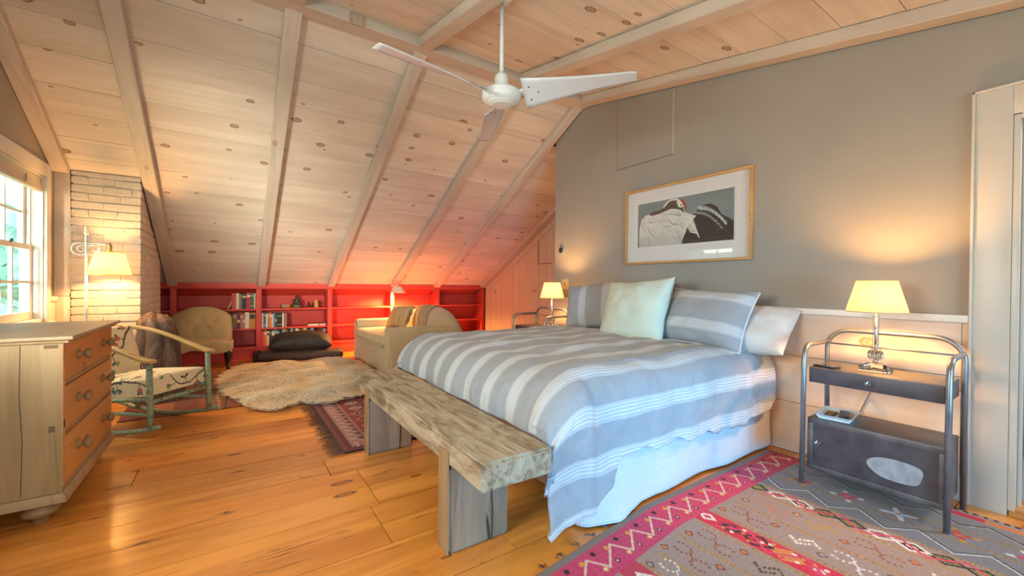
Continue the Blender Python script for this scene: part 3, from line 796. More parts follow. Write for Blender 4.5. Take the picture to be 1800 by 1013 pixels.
# small figures on the top shelf of the second bay
bronze = plain('dark_bronze', (.075, .075, .045), .4, metal=.5, var=.4, scale=40)
bd = thing('buddha_statue', 'small dark bronze seated buddha statue on a green plinth, top shelf', 'statue', (.845, BY0+.12, z1))
MB().lathe([(.062,0),(.066,.006),(.060,.03),(.064,.042),(.050,.048)], (0,0,0), n=18).build('plinth', plain('green_bronze', (.10,.12,.05), .5, var=.4, scale=40), bd, bevel=.002)
m = MB(); m.lathe([(.052,.049),(.058,.06),(.045,.078),(.030,.088),(.034,.11),(.038,.128),(.022,.142),(.011,.150),(.012,.156)], n=16)
m.tube([(-.034,0,.128),(-.05,-.012,.105),(-.046,-.03,.085),(-.012,-.04,.078)], [.012,.011,.010,.008], 7); m.tube([(.034,0,.128),(.05,-.012,.105),(.046,-.03,.085),(.012,-.04,.078)], [.012,.011,.010,.008], 7)
m.tube([(-.05,-.01,.062),(-.03,-.048,.058),(.02,-.05,.058)], [.016,.015,.01], 7); m.tube([(.05,-.01,.066),(.03,-.044,.066),(-.02,-.05,.062)], [.016,.015,.01], 7)
m.ball((0,-.003,.175), .021,.021,.025); m.ball((0,0,.203), .010,.010,.011); m.ball((-.021,0,.171), .004,.005,.012); m.ball((.021,0,.171), .004,.005,.012); m.ball((0,-.023,.174), .004,.005,.005)
m.build('figure', bronze, bd, smooth=True)
bx = thing('wooden_box', 'small dark and ochre box left of the seated statue', 'box', (.69, BY0+.11, z1))
MB().box(-.045, .06, -.04, .04, 0, .06).build('body', plain('ochre_lacquer', (.32,.15,.03), .35, var=.4, scale=30), bx, bevel=.005); MB().box(-.062, -.0455, -.038, .038, 0, .064).build('end_cap', bronze, bx, bevel=.005)
fg = thing('figurine', 'tiny dark carved figurine between the statue and the yellow carving', 'figurine', (1.015, BY0+.11, z1))
m = MB(); m.lathe([(.024,0),(.026,.01),(.022,.045),(.012,.055)], n=12); m.build('body', bronze, fg, smooth=True)
m = MB(); m.ball((0,0,.066), .016,.016,.018); m.ball((0,-.014,.064), .006); m.build('head', bronze, fg, smooth=True)
cv = thing('carving', 'small yellow carved figure at the right end of the top shelf group', 'figurine', (1.125, BY0+.11, z1))
yc = plain('yellow_carving', (.62,.36,.07), .5, var=.3, scale=60)
m = MB(); m.lathe([(.03,0),(.032,.012),(.029,.05),(.031,.085)], n=14); m.build('body', yc, cv, smooth=True)
m = MB(); m.ball((0,0,.098), .029,.029,.02); m.ball((-.012,-.027,.096), .006); m.ball((.012,-.027,.096), .006); m.ball((0,-.03,.075), .008); m.build('head', yc, cv, smooth=True)

# ---------------------------------------------------------------- chest of drawers
M['pine_side'] = wood('stripped_pine', (0.46, 0.31, 0.16), (0.33, 0.205, 0.095), knot=(0.25,0.12,0.05), knots=.15, rough=.55, axis=2, tint=.05, grain=12, dirt=(.20,.11,.05))
M['pine_drawer'] = wood('honey_pine_drawer', (0.66, 0.31, 0.09), (0.54, 0.23, 0.06), knot=(0.25,0.09,0.03), knots=.35, rough=.45, axis=1, tint=.10, grain=8, across=2)
M['pine_top'] = wood('worn_pine_top', (0.50, 0.37, 0.24), (0.36, 0.25, 0.15), knot=(0.2,0.1,0.05), knots=.3, rough=.5, axis=1, tint=.05, grain=8, dirt=(.16,.10,.06))
M['turned'] = wood('turned_pine', (0.38, 0.22, 0.095), (0.24, 0.13, 0.055), rough=.5, axis=0, tint=.05)
dw = thing('dresser', 'stripped pine chest of three drawers with round wooden knobs', 'dresser', (-.93, 3.2, 0))
x0, x1, y0, y1 = -.30, .287, -.46, .472                     # local carcass extents
c = MB(); c.box(x0, x1, y0, y0+.03, .14, .832); c.box(x0, x1, y1-.03, y1, .14, .832); c.box(x0, x0+.02, y0+.03, y1-.03, .14, .832)
c.box(x0+.02, x1-.003, y0+.03, y1-.03, .14, .165)
for zs in (.40, .63): c.box(x0+.02, x1-.003, y0+.03, y1-.03, zs, zs+.018)
c.build('carcass', M['pine_side'], dw, bevel=.003)
MB().box(x1-.002, x1+.001, y0+.001, y0+.032, .165, .832).build('stile', M['pine_drawer'], dw); MB().box(x1-.002, x1+.001, y1-.032, y1-.001, .165, .832).build('stile', M['pine_drawer'], dw)
tp_ = MB(); tp_.box(x0-.005, x1+.040, y0-.028, y1+.028, .848, .866); tp_.build('top', M['pine_top'], dw, bevel=.006, seg=3)
tp_ = MB(); tp_.box(x0, x1+.022, y0-.012, y1+.012, .8325, .8475); tp_.build('top_moulding', M['pine_side'], dw, bevel=.005)
pl_ = MB(); pl_.prism([(x0, .095), (x1+.016, .095), (x1+.016, .118), (x1+.002, .1395), (x0, .1395)], 'Y', y0-.012, y1+.012); pl_.build('plinth', M['pine_side'], dw, bevel=.003)
for za, zc in ((.168, .395), (.421, .626), (.651, .829)):
    d = MB().box(x0+.03, x1+.002, y0+.034, y1-.034, za+.003, zc-.002).build('drawer', M['pine_drawer'], dw, bevel=.002)
    for yy in (-.235, .25):
        MB().lathe([(.024,0),(.025,.006),(.011,.011),(.011,.022),(.023,.028),(.0275,.037),(.022,.048),(.007,.053)], (x1+.002, yy, (za+zc)/2+.01), (1,0,0), 16).build('knob', M['turned'], d, smooth=True)
MB().box(x1+.002, x1+.003, y0+.012, y0+.022, .44, .475).build('escutcheon', M['darkwood'], dw)
plug = plain('old_mortise_plug', (.16,.10,.05), .7)
MB().box(x1-.06, x1-.015, y0-.0025, y0-.0002, .81, .826).build('inlaid_patch', plug, dw); MB().box(x1-.045, x1-.025, y0-.0025, y0-.0002, .425, .452).build('inlaid_patch', plug, dw)
m = MB()
for q, (zz0, zz1) in enumerate([(.15, .83)]): m.tube([(x1-.13, y0-.0005, .15), (x1-.125, y0-.0005, .4), (x1-.135, y0-.0005, .6), (x1-.132, y0-.0005, .83)], .0013, 4)
m.build('side_crack', M['dark'], dw)
for fx, fy in ((x1-.085, y0+.065), (x1-.085, y1-.065), (x0+.07, y0+.065), (x0+.07, y1-.065)):
    MB().lathe([(.062,.0945),(.062,.086),(.048,.080),(.058,.070),(.066,.056),(.060,.040),(.036,.028),(.026,.018),(.030,.004),(.026,0)], (fx, fy, 0), n=22).build('foot', M['turned'], dw, smooth=True)

# ---------------------------------------------------------------- weathered bench
def barn(name, axis):
    k = NT(name)
    sc = [9, 9, 9]; sc[axis] = 2.6
    g = k.noise(k.coord('Object', tuple(sc)), 1.0, 6, .68, 1.6)
    col = k.ramp(g, [(.28, (.17,.11,.065)), (.40, (.33,.24,.15)), (.51, (.48,.385,.265)), (.66, (.56,.485,.365)), (.80, (.43,.34,.23))])
    sc = [30, 30, 30]; sc[axis] = 2.0
    g2 = k.noise(k.coord('Object', tuple(sc)), 1.0, 5, .6, .5)
    col = k.mix(k.ramp(g2, [(.56, (0,0,0)), (.70, (.8,.8,.8))]), col, (.16,.10,.06))
    k.set(Base_Color=col, Roughness=.85); k.bump(k.math('ADD', g, g2), .8, .012)
    return k.m
bn = thing('bench', 'weathered rough timber bench at the foot of the bed', 'bench', (.905, 2.2, 0))
def rough_box(x0, x1, y0, y1, z0, z1, n, amp, seed):
    bm = bmesh.new(); bmesh.ops.create_cube(bm, size=1)
    for v_ in bm.verts: v_.co = Vector(((v_.co.x+.5)*(x1-x0)+x0, (v_.co.y+.5)*(y1-y0)+y0, (v_.co.z+.5)*(z1-z0)+z0))
    bmesh.ops.bevel(bm, geom=list(bm.edges), offset=.010, segments=2, affect='EDGES')
    bmesh.ops.subdivide_edges(bm, edges=[e for e in bm.edges if e.calc_length() > .12], cuts=n, use_grid_fill=True)
    for v_ in bm.verts:
        q = v_.co*7+Vector((seed, seed, seed)); f = mnoise.noise_vector(q)*amp
        if v_.co.z < z0+.012 and z0 == 0: f.z = 0
        v_.co += f
    m = MB(); m.v = [tuple(v_.co) for v_ in bm.verts]; bm.verts.index_update(); m.f = [tuple(v_.index for v_ in f.verts) for f in bm.faces]; m.m = [0]*len(m.f); bm.free()
    return m
rough_box(-.16, .165, -.935, .93, .365, .474, 9, .006, 3).build('seat', barn('weathered_oak_seat', 1), bn, smooth='angle')
lm = wood('weathered_oak_leg', (0.42, 0.315, 0.23), (0.20, 0.135, 0.09), rough=.85, axis=2, tint=.06, grain=16, dirt=(.05,.035,.025), bump=.8)
for ya in (-.665, .53):
    lg = rough_box(-.158, .135, ya, ya+.10, 0, .363, 5, .004, ya*9).build('leg', lm, bn, smooth='angle')
    MB().tube([(.045, ya-.0022, .004), (.049, ya-.0022, .12), (.043, ya-.0022, .22), (.047, ya-.0022, .36)], .003, 5).build('crack', M['dark'], lg)
    MB().box(-.166, -.1585, ya+.004, ya+.096, .0, .43).build('face_block', wood('weathered_tenon', (.46,.29,.15), (.26,.15,.07), rough=.85, axis=2, grain=24) if 'weathered_tenon' not in bpy.data.materials else bpy.data.materials['weathered_tenon'], bn, bevel=.002)

# ---------------------------------------------------------------- bedside stands
def nightstand(label, loc):
    t = thing('nightstand', label, 'nightstand', loc, 0, None)
    hw, xf, xb, R = .289, -.155, .185, .013       # local x towards the wall
    T = M['steel_tube']
    def arc(c, a, b, r, n=6):
        return [Vector(c)+r*(cos(q*pi/2/n)*Vector(a)+sin(q*pi/2/n)*Vector(b)) for q in range(n+1)]
    for s in (-1, 1):
        p = [(xf-.012, s*hw, 0), (xf, s*hw, .70)]+arc((xf+.075, s*hw, .715), (-1,0,0), (0,0,1), .07)+[(xb-.012, s*(hw-.004), .786)]
        MB().tube(p, R, 10).build('front_leg', T, t, smooth=True)
    p = [(xb+.012, -hw, 0), (xb, -hw, .74)]+arc((xb, -hw+.11, .75), (0,-1,0), (0,0,1), .11, 8)+arc((xb, hw-.11, .75), (0,0,1), (0,1,0), .11, 8)+[(xb, hw, .74), (xb+.012, hw, 0)]
    MB().tube(p, R, 10).build('back_hoop', T, t, smooth=True)
    MB().tube([(xb, -hw+.013, .775), (xb, hw-.013, .775)], .005, 8).build('rail', T, t, smooth=True)
    tr = MB(); a, b = xf+.016, xb-.016; w = hw-.016
    tr.box(a+.016, b, -w, w, .655, .662); tr.box(a+.016, b, -w, w, .575, .581); tr.box(a+.016, b, -w, -w+.004, .581, .655); tr.box(a+.016, b, w-.004, w, .581, .655); tr.box(b-.004, b, -w+.004, w-.004, .581, .655)
    tr.build('tray_case', M['steel'], t, bevel=.001)
    d = MB().box(a+.002, a+.0155, -w+.004, w-.004, .579, .660).build('drawer', M['steel_dark'], t, bevel=.002)
    MB().lathe([(.006,0),(.006,.012),(.013,.017),(.014,.025),(.008,.030)], (a+.002, 0, .62), (-1,0,0), 12).build('knob', M['crystal'], d, smooth=True)
    cbm = MB(); cbm.box(a+.012, b, -w, w, .366, .374); cbm.box(a+.012, b, -w, w, .085, .093); cbm.box(a+.012, b, -w, -w+.005, .093, .366); cbm.box(a+.012, b, w-.005, w, .093, .366); cbm.box(b-.005, b, -w+.005, w-.005, .093, .366)
    cbm.box(a, a+.0115, -w, w, .345, .374); cbm.box(a, a+.0115, -w, w, .085, .112); cbm.box(a, a+.0115, -w, -w+.016, .112, .345); cbm.box(a, a+.0115, w-.028, w, .112, .345)
    cbm.build('cabinet_case', M['steel'], t, bevel=.001)
    dr_ = MB().box(a+.006, a+.0112, -w+.0165, w-.0285, .1125, .3445).build('sliding_door', M['steel_dark'], t)
    MB().lathe([(.006,0),(.006,.012),(.013,.017),(.014,.025),(.008,.030)], (a+.003, w-.055, .245), (-1,0,0), 12).build('knob', M['crystal'], dr_, smooth=True)
    pts = [(-.105+.105*cos(q)*(1+.10*sin(3*q+1)), .205+.062*sin(q)*(1+.12*cos(2*q))) for q in [2*pi*i/26 for i in range(26)]]
    MB().prism(pts, 'X', a+.0048, a+.0059).build('bare_patch', M['steel_light'], dr_)
    for s in (-1, 1):
        for zz_ in (.60, .36, .12): MB().ball((xb-.002, s*(hw-.0185), zz_), .006).build('bolt', M['brass'], t, smooth=True)
    return t
ns1 = nightstand('grey steel bedside stand near the doorway with a drawer and sliding door', (2.865, .709, .010))
ns2 = copy_tree(ns1); ns2.location = (2.865, 3.655, .001); ns2['label'] = 'grey steel bedside stand on the far side of the bed'
for o in (ns1, ns2): o['group'] = 'steel bedside stands'

def table_lamp(label, loc, power):
    t = thing('table_lamp', label, 'lamp', loc, 0, 'crystal bedside lamps')
    m = MB(); m.box(-.062, .062, -.062, .062, 0, .010); m.lathe([(.082,.0105),(.070,.022),(.036,.040),(.030,.046)], n=4); m.build('base', M['crystal'], t, bevel=.003)
    MB().lathe([(.012,.0465),(.014,.054),(.010,.060)], n=14).build('collar', M['chrome'], t, smooth=True)
    m = MB()
    for q in range(8):
        a = 2*pi*q/8; m.ball((.022*cos(a), .022*sin(a), .088), .0145, .0145, .026, 6, 4)
    m.build('crystal_cluster', M['crystal'], t)
    MB().lathe([(.009,.118),(.024,.121),(.024,.125),(.009,.130)], n=16).build('bobeche', M['crystal'], t)
    MB().lathe([(.013,.131),(.013,.300)], n=10).build('stem', M['crystal'], t, smooth='angle')
    MB().lathe([(.005,.0605),(.005,.345)], n=8).build('rod', M['chrome'], t, smooth=True)
    m = MB(); m.lathe([(.132,.322),(.0865,.492)], n=40, cap=False); sh = m.build('lamp_shade', M['shade'], t, smooth=True, solid=.0018)
    m = MB()
    for r, h in ((.1325,.322),(.087,.492)): m.tube([(r*cos(2*pi*q/40), r*sin(2*pi*q/40), h) for q in range(40)], .002, 5, closed=True)
    m.build('rim', plain('shade_binding', (.55,.40,.2), .7), sh)
    b = bulb('bulb', (0,0,.43), power, WARM, .028); b.parent = t
    return t
l1 = table_lamp('lit crystal lamp with a cream shade on the stand near the doorway', (2.90, .73, .673), 20)
l2 = table_lamp('lit crystal lamp with a cream shade beyond the far side of the bed', (2.90, 3.47, .664), 16)
# things on the near stand
ph = thing('phone', 'flat black phone lying on the steel stand beside the lamp', 'phone', (2.79, .915, .6722), 1.35)
MB().box(-.055, .055, -.03, .03, 0, .011).build('body', M['black'], ph, bevel=.004); MB().box(-.048, .048, -.026, .026, .0112, .0118).build('screen', plain('phone_glass', (.012,.012,.014), .1), ph)
ty = thing('tray', 'small white rectangular dish on the lower shelf of the stand', 'dish', (2.87, .885, .3845), .12)
m = MB(); m.box(-.10, .10, -.07, .07, 0, .010); m.prism([(-.10,.010),(-.118,.026),(-.112,.026),(-.094,.010)], 'Y', -.078, .078); m.prism([(.10,.010),(.118,.026),(.112,.026),(.094,.010)], 'Y', -.078, .078)
m.prism([(-.07,.010),(-.086,.026),(-.080,.026),(-.064,.010)], 'X', -.112, .112); m.prism([(.07,.010),(.086,.026),(.080,.026),(.064,.010)], 'X', -.112, .112)
m.build('dish', M['enamel'], ty)
rc = thing('remote_control', 'black remote control with buttons lying in the white dish', 'remote', (2.87, .855, .3957), .25)
MB().box(-.07, .07, -.022, .022, 0, .018).build('body', M['black'], rc, bevel=.004)
for i in range(4):
    for j in range(3): MB().box(-.008, .008, -.004, .004, 0, .002).build('button', BM['grey'], rc, loc=(-.045+.026*i, -.012+.012*j, .0182))
ck = thing('coaster', 'brown patterned card lying in the white dish beside the remote', 'card', (2.86, .915, .3957), .12)
MB().box(-.055, .055, -.022, .022, 0, .004).build('card', BM['brown'], ck); MB().box(-.04, .04, -.014, .014, .0042, .0050).build('print', BM['tan'], ck)
cd = MB().tube([(3.03, .73, .683), (3.07, .75, .682), (3.085, .77, .66), (3.17, .82, .50), (3.175, .90, .28), (3.17, .93, .05), (3.12, .98, .018)], .0035, 6).build('lamp_cord', plain('grey_cord', (.25,.2,.17), .6), smooth=True); tag(cd, 'thin lamp cord hanging behind the near steel stand', 'cord')
# ---------------------------------------------------------------- bed
bed = thing('bed', 'wide bed with a white quilted skirt against the gable wall', 'bed', (2.25, 2.32, 0))
BX0, BX1, BY0_, BY1_ = 1.335, 3.165, 1.375, 3.275
def local(P, o): return (P[0]-o.location.x, P[1]-o.location.y, P[2]-o.location.z)
m = MB().box(BX0+.03-2.25, BX1-2.25, BY0_+.03-2.32, BY1_-.03-2.32, .16, .40); m.build('box_spring', M['mattress'], bed, bevel=.03)
m = MB().box(BX0+.02-2.25, BX1-2.25, BY0_+.02-2.32, BY1_-.02-2.32, .402, .66); m.build('mattress', M['mattress'], bed, bevel=.05, seg=4)
# skirt: three hanging sides, unrolled in metres
def skirt():
    path = [(BX1-.005, BY0_)]; r = .05
    path += [(BX0+r+ (BX1-.005-BX0-r)*(1-t), BY0_) for t in np.linspace(.02, 1, 70)]
    path += [(BX0+r-r*sin(a), BY0_+r-r*cos(a)) for a in np.linspace(.2, pi/2, 8)]
    path += [(BX0, BY0_+r+(BY1_-BY0_-2*r)*t) for t in np.linspace(.02, 1, 50)]
    path += [(BX0+r-r*cos(a), BY1_-r+r*sin(a)) for a in np.linspace(.2, pi/2, 8)]
    path += [(BX0+r+(BX1-BX0-r)*t, BY1_) for t in np.linspace(.02, 1, 40)]
    P = np.array(path); d = np.r_[0, np.cumsum(np.hypot(*np.diff(P, axis=0).T))]
    t = np.gradient(P, axis=0); nrm = np.stack([t[:,1], -t[:,0]], 1); nrm /= np.linalg.norm(nrm, axis=1)[:, None]
    nrm *= -1 if nrm[5,1] > 0 else 1
    zs = np.linspace(.42, 0, 26); V = []; UV = []
    for j, z in enumerate(zs):
        k = (.42-z)/.42
        for i, (p, n) in enumerate(zip(P, nrm)):
            s = d[i]; foot = p[1] > BY0_+.06
            gap = .10 if (foot) else .012+.02*max(0, (p[0]-2.9))
            if not foot and p[0] < 1.65: gap = .012
            zz_ = .42-(.42-gap)*k
            o_ = k*(.010+.012*sin(s*5.1)+.008*sin(s*11.7+1))*k
            if not foot and p[0] < 1.75: o_ += .05*k**3*max(0, 1-abs(p[0]-1.52)/.23)
            o_ += .006*fbm((s*6, z*6, 0))
            V.append((p[0]+n[0]*o_-2.25, p[1]+n[1]*o_-2.32, zz_)); UV.append((s, z))
    return np.array(V), np.array(UV), len(P), len(zs)
V, UV, nu, nv = skirt()
np_grid_mesh('bed_skirt', V, nu, nv, M['skirt'], bed, uv=UV, solid=.004)

# duvet draped over the foot and the sides
ZT = .715
hx = [1.0, 1.30, 1.42, 1.475, 1.53, 1.62, 1.93, 2.26, 2.55, 2.80, 3.0, 3.12]
hz = [.10, .115, .16, .21, .305, .315, .295, .275, .25, .26, .30, .34]
def duvet():
    RXX, RYY = .24, .17
    xs, ye0, ye1 = BX0+.02, BY0_+.115, BY1_-.14            # where the cloth starts to turn down
    LF = .40
    A = np.r_[np.linspace(-LF, .0, 56), np.linspace(0, 3.12-xs, 120)[1:]]
    t1 = np.r_[np.linspace(-1, 0, 60), np.linspace(0, 1, 110)[1:], np.linspace(1, 2, 50)[1:]]
    W = ye1-ye0; V = []; UV = []
    for t in t1:
        for a in A:
            dx = max(0, -a)
            px_ = xs+max(a, -.05)
            hem = float(np.interp(px_ if a > -.02 else xs-.05+a*.3, hx, hz))+.010*sin(px_*23)+.007*sin(px_*41+1)
            Ln = ZT-hem+RYY*(pi/2-1)
            if t < 0: dy = -t*Ln; yb = ye0; sg = -1; cb = t*Ln
            elif t > 1: dy = (t-1)*.40; yb = ye1; sg = 1; cb = W+dy
            else: dy = 0; yb = ye0+t*W; sg = 0; cb = t*W
            d = sqrt(dx*dx+dy*dy)
            x = xs+max(a, 0); y = yb; z = ZT; cx = cyv = 0
            if d > 0:
                cx, cyv = -dx/d, sg*dy/d
                R = RXX*abs(cx)+RYY*abs(cyv)
                th = d/R
                if th < pi/2: o_ = R*sin(th); dr = R*(1-cos(th))
                else:
                    e_ = d-R*pi/2; fl_ = .04+.05*min(abs(cx*cyv)*2, 1); o_ = R+fl_*e_; dr = R+e_*sqrt(1-fl_*fl_)
                w_ = 2*abs(cx*cyv)
                k_ = min(1, max(0, (dy-.25)/.30))
                x += cx*o_*(1+.80*w_*k_); y += cyv*o_*(1-.40*w_*k_); z -= dr
            # loft: broad swells on top, small creases on the hanging sides
            sw = .020*fbm((x*2.3, cb*2.6, 3.0), 1, 2)+.011*fbm((x*5, cb*6, 9.0), 1, 2)
            hang = min(1, max(0, (ZT-z)/.25))
            cr = (.009*sin(cb*0+ x*15+2.2*fbm((x*3, cb*3, 1)))*abs(cyv)+.009*sin(y*14+2*fbm((cb*3, a*3, 5)))*abs(cx))*hang
            cr += .006*fbm((x*14, cb*10, 2), 1, 3)*(.4+hang)
            z += sw*(1-hang)*1.0+.025*math.exp(-((t-.5)/.45)**2)*(1 if 0 <= t <= 1 else 0)*min(1, max(0, a+.1)*2)
            x += cx*(cr+sw*hang); y += cyv*(cr+sw*hang)
            # bunches near the pillows
            z += .016*max(0, 1-abs(x-2.78)/.35)*fbm((x*5, y*2.5, 7), 1, 2) if x > 2.4 else 0
            if z < .50 and y > 1.235: x = max(x, 1.105)
            V.append((x, y, max(z, .016))); UV.append((a, cb))
    return np.array(V), np.array(UV), len(A), len(t1)
V, UV, nu, nv = duvet()
dv = np_grid_mesh('duvet', V, nu, nv, M['duvet'], uv=UV, solid=.022)
tag(dv, 'blue grey duvet with pale woven stripes draped over the bed', 'duvet')

# ---------------------------------------------------------------- pillows
def pillow(name, label, mat, w, h, th, centre, tilt, yaw=0, roll=0, pinch=.05, cat='pillow', group=None, parts=None, flange=0, seed=0, sag=0):
    """width along local X, height along local Z, thickness along local Y; leaning back by tilt"""
    n = 34; t = thing(name, label, cat, centre, 0, group)
    t.rotation_euler = (Matrix.Rotation(yaw, 4, 'Z') @ Matrix.Rotation(roll, 4, 'Y').inverted() @ Matrix.Rotation(-tilt, 4, 'X')).to_euler()
    V = []; UV = []
    rows_ = []
    for side in (1, -1):
        for j in range(n):
            for i in range(n):
                s_, q_ = (2*i/(n-1)-1), (2*j/(n-1)-1)
                s_ = sin(s_*pi/2)*.6+s_*.4; q_ = sin(q_*pi/2)*.6+q_*.4
                f = max(0, (1-abs(s_)**2.6))*max(0, (1-abs(q_)**2.6))
                k = f**.5
                cx = w/2*s_*(1-pinch*(1-q_*q_)*abs(s_)**2); cz = h/2*q_*(1-pinch*(1-s_*s_)*abs(q_)**2)
                wr_ = .012*fbm((s_*2.2+seed, q_*2.2, side*3), 1, 2)+.006*fbm((s_*6+seed, q_*6, side), 1, 2)*(1-k*.5)
                y = side*(th/2*k+wr_*min(1, f*6)+.0015)
                cz -= sag*(1-abs(s_))*max(0, q_)*h
                V.append((cx, y, cz)); UV.append((cx+w/2, cz+h/2))
    V = np.array(V); UV = np.array(UV); N = n*n
    me = bpy.data.meshes.new('cover'); idx = np.arange(N).reshape(n, n)
    F = [];
    q4 = np.stack([idx[:-1,:-1], idx[:-1,1:], idx[1:,1:], idx[1:,:-1]], -1).reshape(-1, 4)
    F = [tuple(map(int, f)) for f in q4[:, ::-1]]+[tuple(int(x)+N for x in f) for f in q4]
    ring = list(idx[0,:-1])+list(idx[:-1,-1])+list(idx[-1,:0:-1])+list(idx[:0:-1,0])
    for a, b in zip(ring, ring[1:]+ring[:1]): F.append((int(a), int(b), int(b)+N, int(a)+N))
    me.from_pydata(V.tolist(), [], F)
    ul = me.uv_layers.new(name='UVMap')
    for p in me.polygons:
        p.use_smooth = True
        for li in p.loop_indices: ul.data[li].uv = UV[me.loops[li].vertex_index]
    bm = bmesh.new(); bm.from_mesh(me); bmesh.ops.recalc_face_normals(bm, faces=bm.faces); bm.to_mesh(me); bm.free()
    me.materials.append(mat)
    o = bpy.data.objects.new('cover', me); COL.objects.link(o); o.parent = t
    if flange:
        P = MB()
        e = []
        for i in range(n): e.append(V[idx[0, i]])
        for j in range(1, n): e.append(V[idx[j, n-1]])
        for i in range(n-2, -1, -1): e.append(V[idx[n-1, i]])
        for j in range(n-2, 0, -1): e.append(V[idx[j, 0]])
        P.tube([Vector((v[0]*1.0, 0, v[2])) for v in e], flange, 6, closed=True)
        P.build('piping', mat if parts is None else parts, t, smooth=True)
    return t
YR = -pi/2                       # facing the foot of the bed
pillow('pillow', 'white pillow standing behind the pale mint cushion', M['linen'], .66, .44, .16, (3.075, 2.44, .945), .18, YR, seed=2)
pillow('pillow', 'white pillow at the doorway end of the bed head', M['linen'], 0.56, .42, .22, (2.985, 1.45, .835), .88, YR+.06, seed=8)
pillow('pillow', 'grey striped pillow leaning upright at the far side of the bed head', M['sham_upright'], .55, .46, .20, (2.93, 2.90, .925), .32, YR+.35, roll=.10, pinch=.06, seed=5)
pillow('pillow', 'grey striped pillow with horizontal pale bands beside the mint cushion', M['sham'], .66, .44, .22, (2.84, 1.68, .90), .48, YR-.06, roll=-.04, pinch=.07, flange=.006, parts=M['linen'], seed=6)
pillow('cushion', 'square pale mint cushion in front of the other pillows', M['mint'], .66, .56, .22, (2.70, 2.20, .915), .36, YR-.04, roll=.06, pinch=.10, cat='cushion', seed=9)

# ---------------------------------------------------------------- slipcovered sofa
sf = thing('sofa', 'cream slipcovered sofa with a rounded back facing the sheepskin', 'sofa', (2.07, 5.72, 0))
SM = M['sofa']
def soft_block(P, nu, nv, name, parent, mat=SM, uv=None): 
    m = MB(); m.grid(P, nu, nv); return m.build(name, mat, parent, smooth=True, merge=True)
def rblock(name, x0, x1, y0, y1, z0, z1, r, parent, mat=SM, seg=5, puff=0.0, seed=0):
    bm = bmesh.new(); bmesh.ops.create_cube(bm, size=1)
    for v_ in bm.verts: v_.co = Vector(((v_.co.x+.5)*(x1-x0)+x0, (v_.co.y+.5)*(y1-y0)+y0, (v_.co.z+.5)*(z1-z0)+z0))
    bmesh.ops.bevel(bm, geom=list(bm.edges), offset=r, segments=seg, affect='EDGES', profile=.5, clamp_overlap=True)
    bmesh.ops.subdivide_edges(bm, edges=[e for e in bm.edges if e.calc_length() > .10], cuts=7, use_grid_fill=True)
    c = Vector(((x0+x1)/2, (y0+y1)/2, (z0+z1)/2)); hd = Vector(((x1-x0)/2, (y1-y0)/2, (z1-z0)/2))
    for v_ in bm.verts:
        q = v_.co-c; k = [max(0, 1-(q[i]/hd[i])**2) for i in range(3)]
        if puff:
            v_.co.z += puff*k[0]*k[1]*(1 if q.z > 0 else -.2)
            v_.co.x += puff*.5*k[1]*k[2]*(1 if q.x > 0 else -1); v_.co.y += puff*.5*k[0]*k[2]*(1 if q.y > 0 else -1)
        v_.co += mnoise.noise_vector(v_.co*5+Vector((seed,)*3))*.006
        if z0 < .03 and v_.co.z < z0+.02: v_.co.z = max(v_.co.z, .004)
    m = MB(); bm.verts.index_update(); m.v = [tuple(v_.co) for v_ in bm.verts]; m.f = [tuple(v_.index for v_ in f.verts) for f in bm.faces]; m.m = [0]*len(m.f); bm.free()
    return m.build(name, mat, parent, smooth=True)
# plan: front at local x=-.50, back at +.52; ends at local y=-.86 and +.85
rblock('base', -.47, .50, -.80, .79, .10, .33, .03, sf)
rblock('seat_cushion', -.53, .22, -.655, .645, .332, .465, .05, sf, puff=.02, seed=3)
def arm(s):
    yc_ = s*.745
    prof = []
    for a in np.linspace(0, pi, 14): prof.append((yc_+.105*cos(a), .505+.085*sin(a)))
    prof = [(yc_+.085, .02)]+[(yc_+.095, .3)]+prof+[(yc_-.095, .3), (yc_-.085, .02)]
    m = MB(); n = len(prof)
    xs_ = [-.50, -.49, -.45, -.2, .1, .35]
    for x in xs_:
        k = 1-.10*max(0, (-.45-x)/.05); fl_ = .0
        m.v += [(x-(.02 if z < .1 else 0)*(x < -.4), yc_+(y-yc_)*k*(1.06 if z < .1 else 1), .505+(z-.505)*k if z > .3 else z) for y, z in prof]
    for i in range(len(xs_)-1):
        for q in range(n-1): m.f.append((i*n+q, i*n+q+1, (i+1)*n+q+1, (i+1)*n+q))
    m.f.append(tuple(range(n))); m.f.append(tuple(range((len(xs_)-1)*n, len(xs_)*n))[::-1]); m.m = [0]*len(m.f)
    o = m.build('arm', SM, sf, smooth='angle')
    for p in o.data.polygons: p.use_smooth = True
    o.data.set_sharp_from_angle(angle=radians(70))
    pp_ = MB(); pp_.tube([(-.503, y, z) for y, z in [(yc_+(y-yc_)*.9, .505+(z-.505)*.9 if z > .3 else z) for y, z in prof]], .006, 6); pp_.build('piping', SM, o, smooth=True)
arm(1); arm(-1)
def back(u, v):
    # v round the profile, u along the length; the top is arched and falls at both ends
    y = -.84+1.68*u; e = abs(2*u-1)
    topz_ = .80-.24*e**3.2
    a = v*2*pi
    xx = .36+.15*cos(a)*(1+.0)+.06*(0.5-.5*sin(a)) * -1
    zz_ = .02+(topz_-.02)*(.5+.5*math.copysign(abs(sin(a))**.45, sin(a)))
    xx += .09*(zz_-.4)
    return (xx, y*(1-.02*e), zz_)
m = MB(); m.grid(back, 40, 40); m.f.append(tuple(range(0, 40*40, 40))); m.f.append(tuple(range(39, 40*40, 40))[::-1]); m.m += [0, 0]
m.build('back', SM, sf, smooth=True, merge=True)
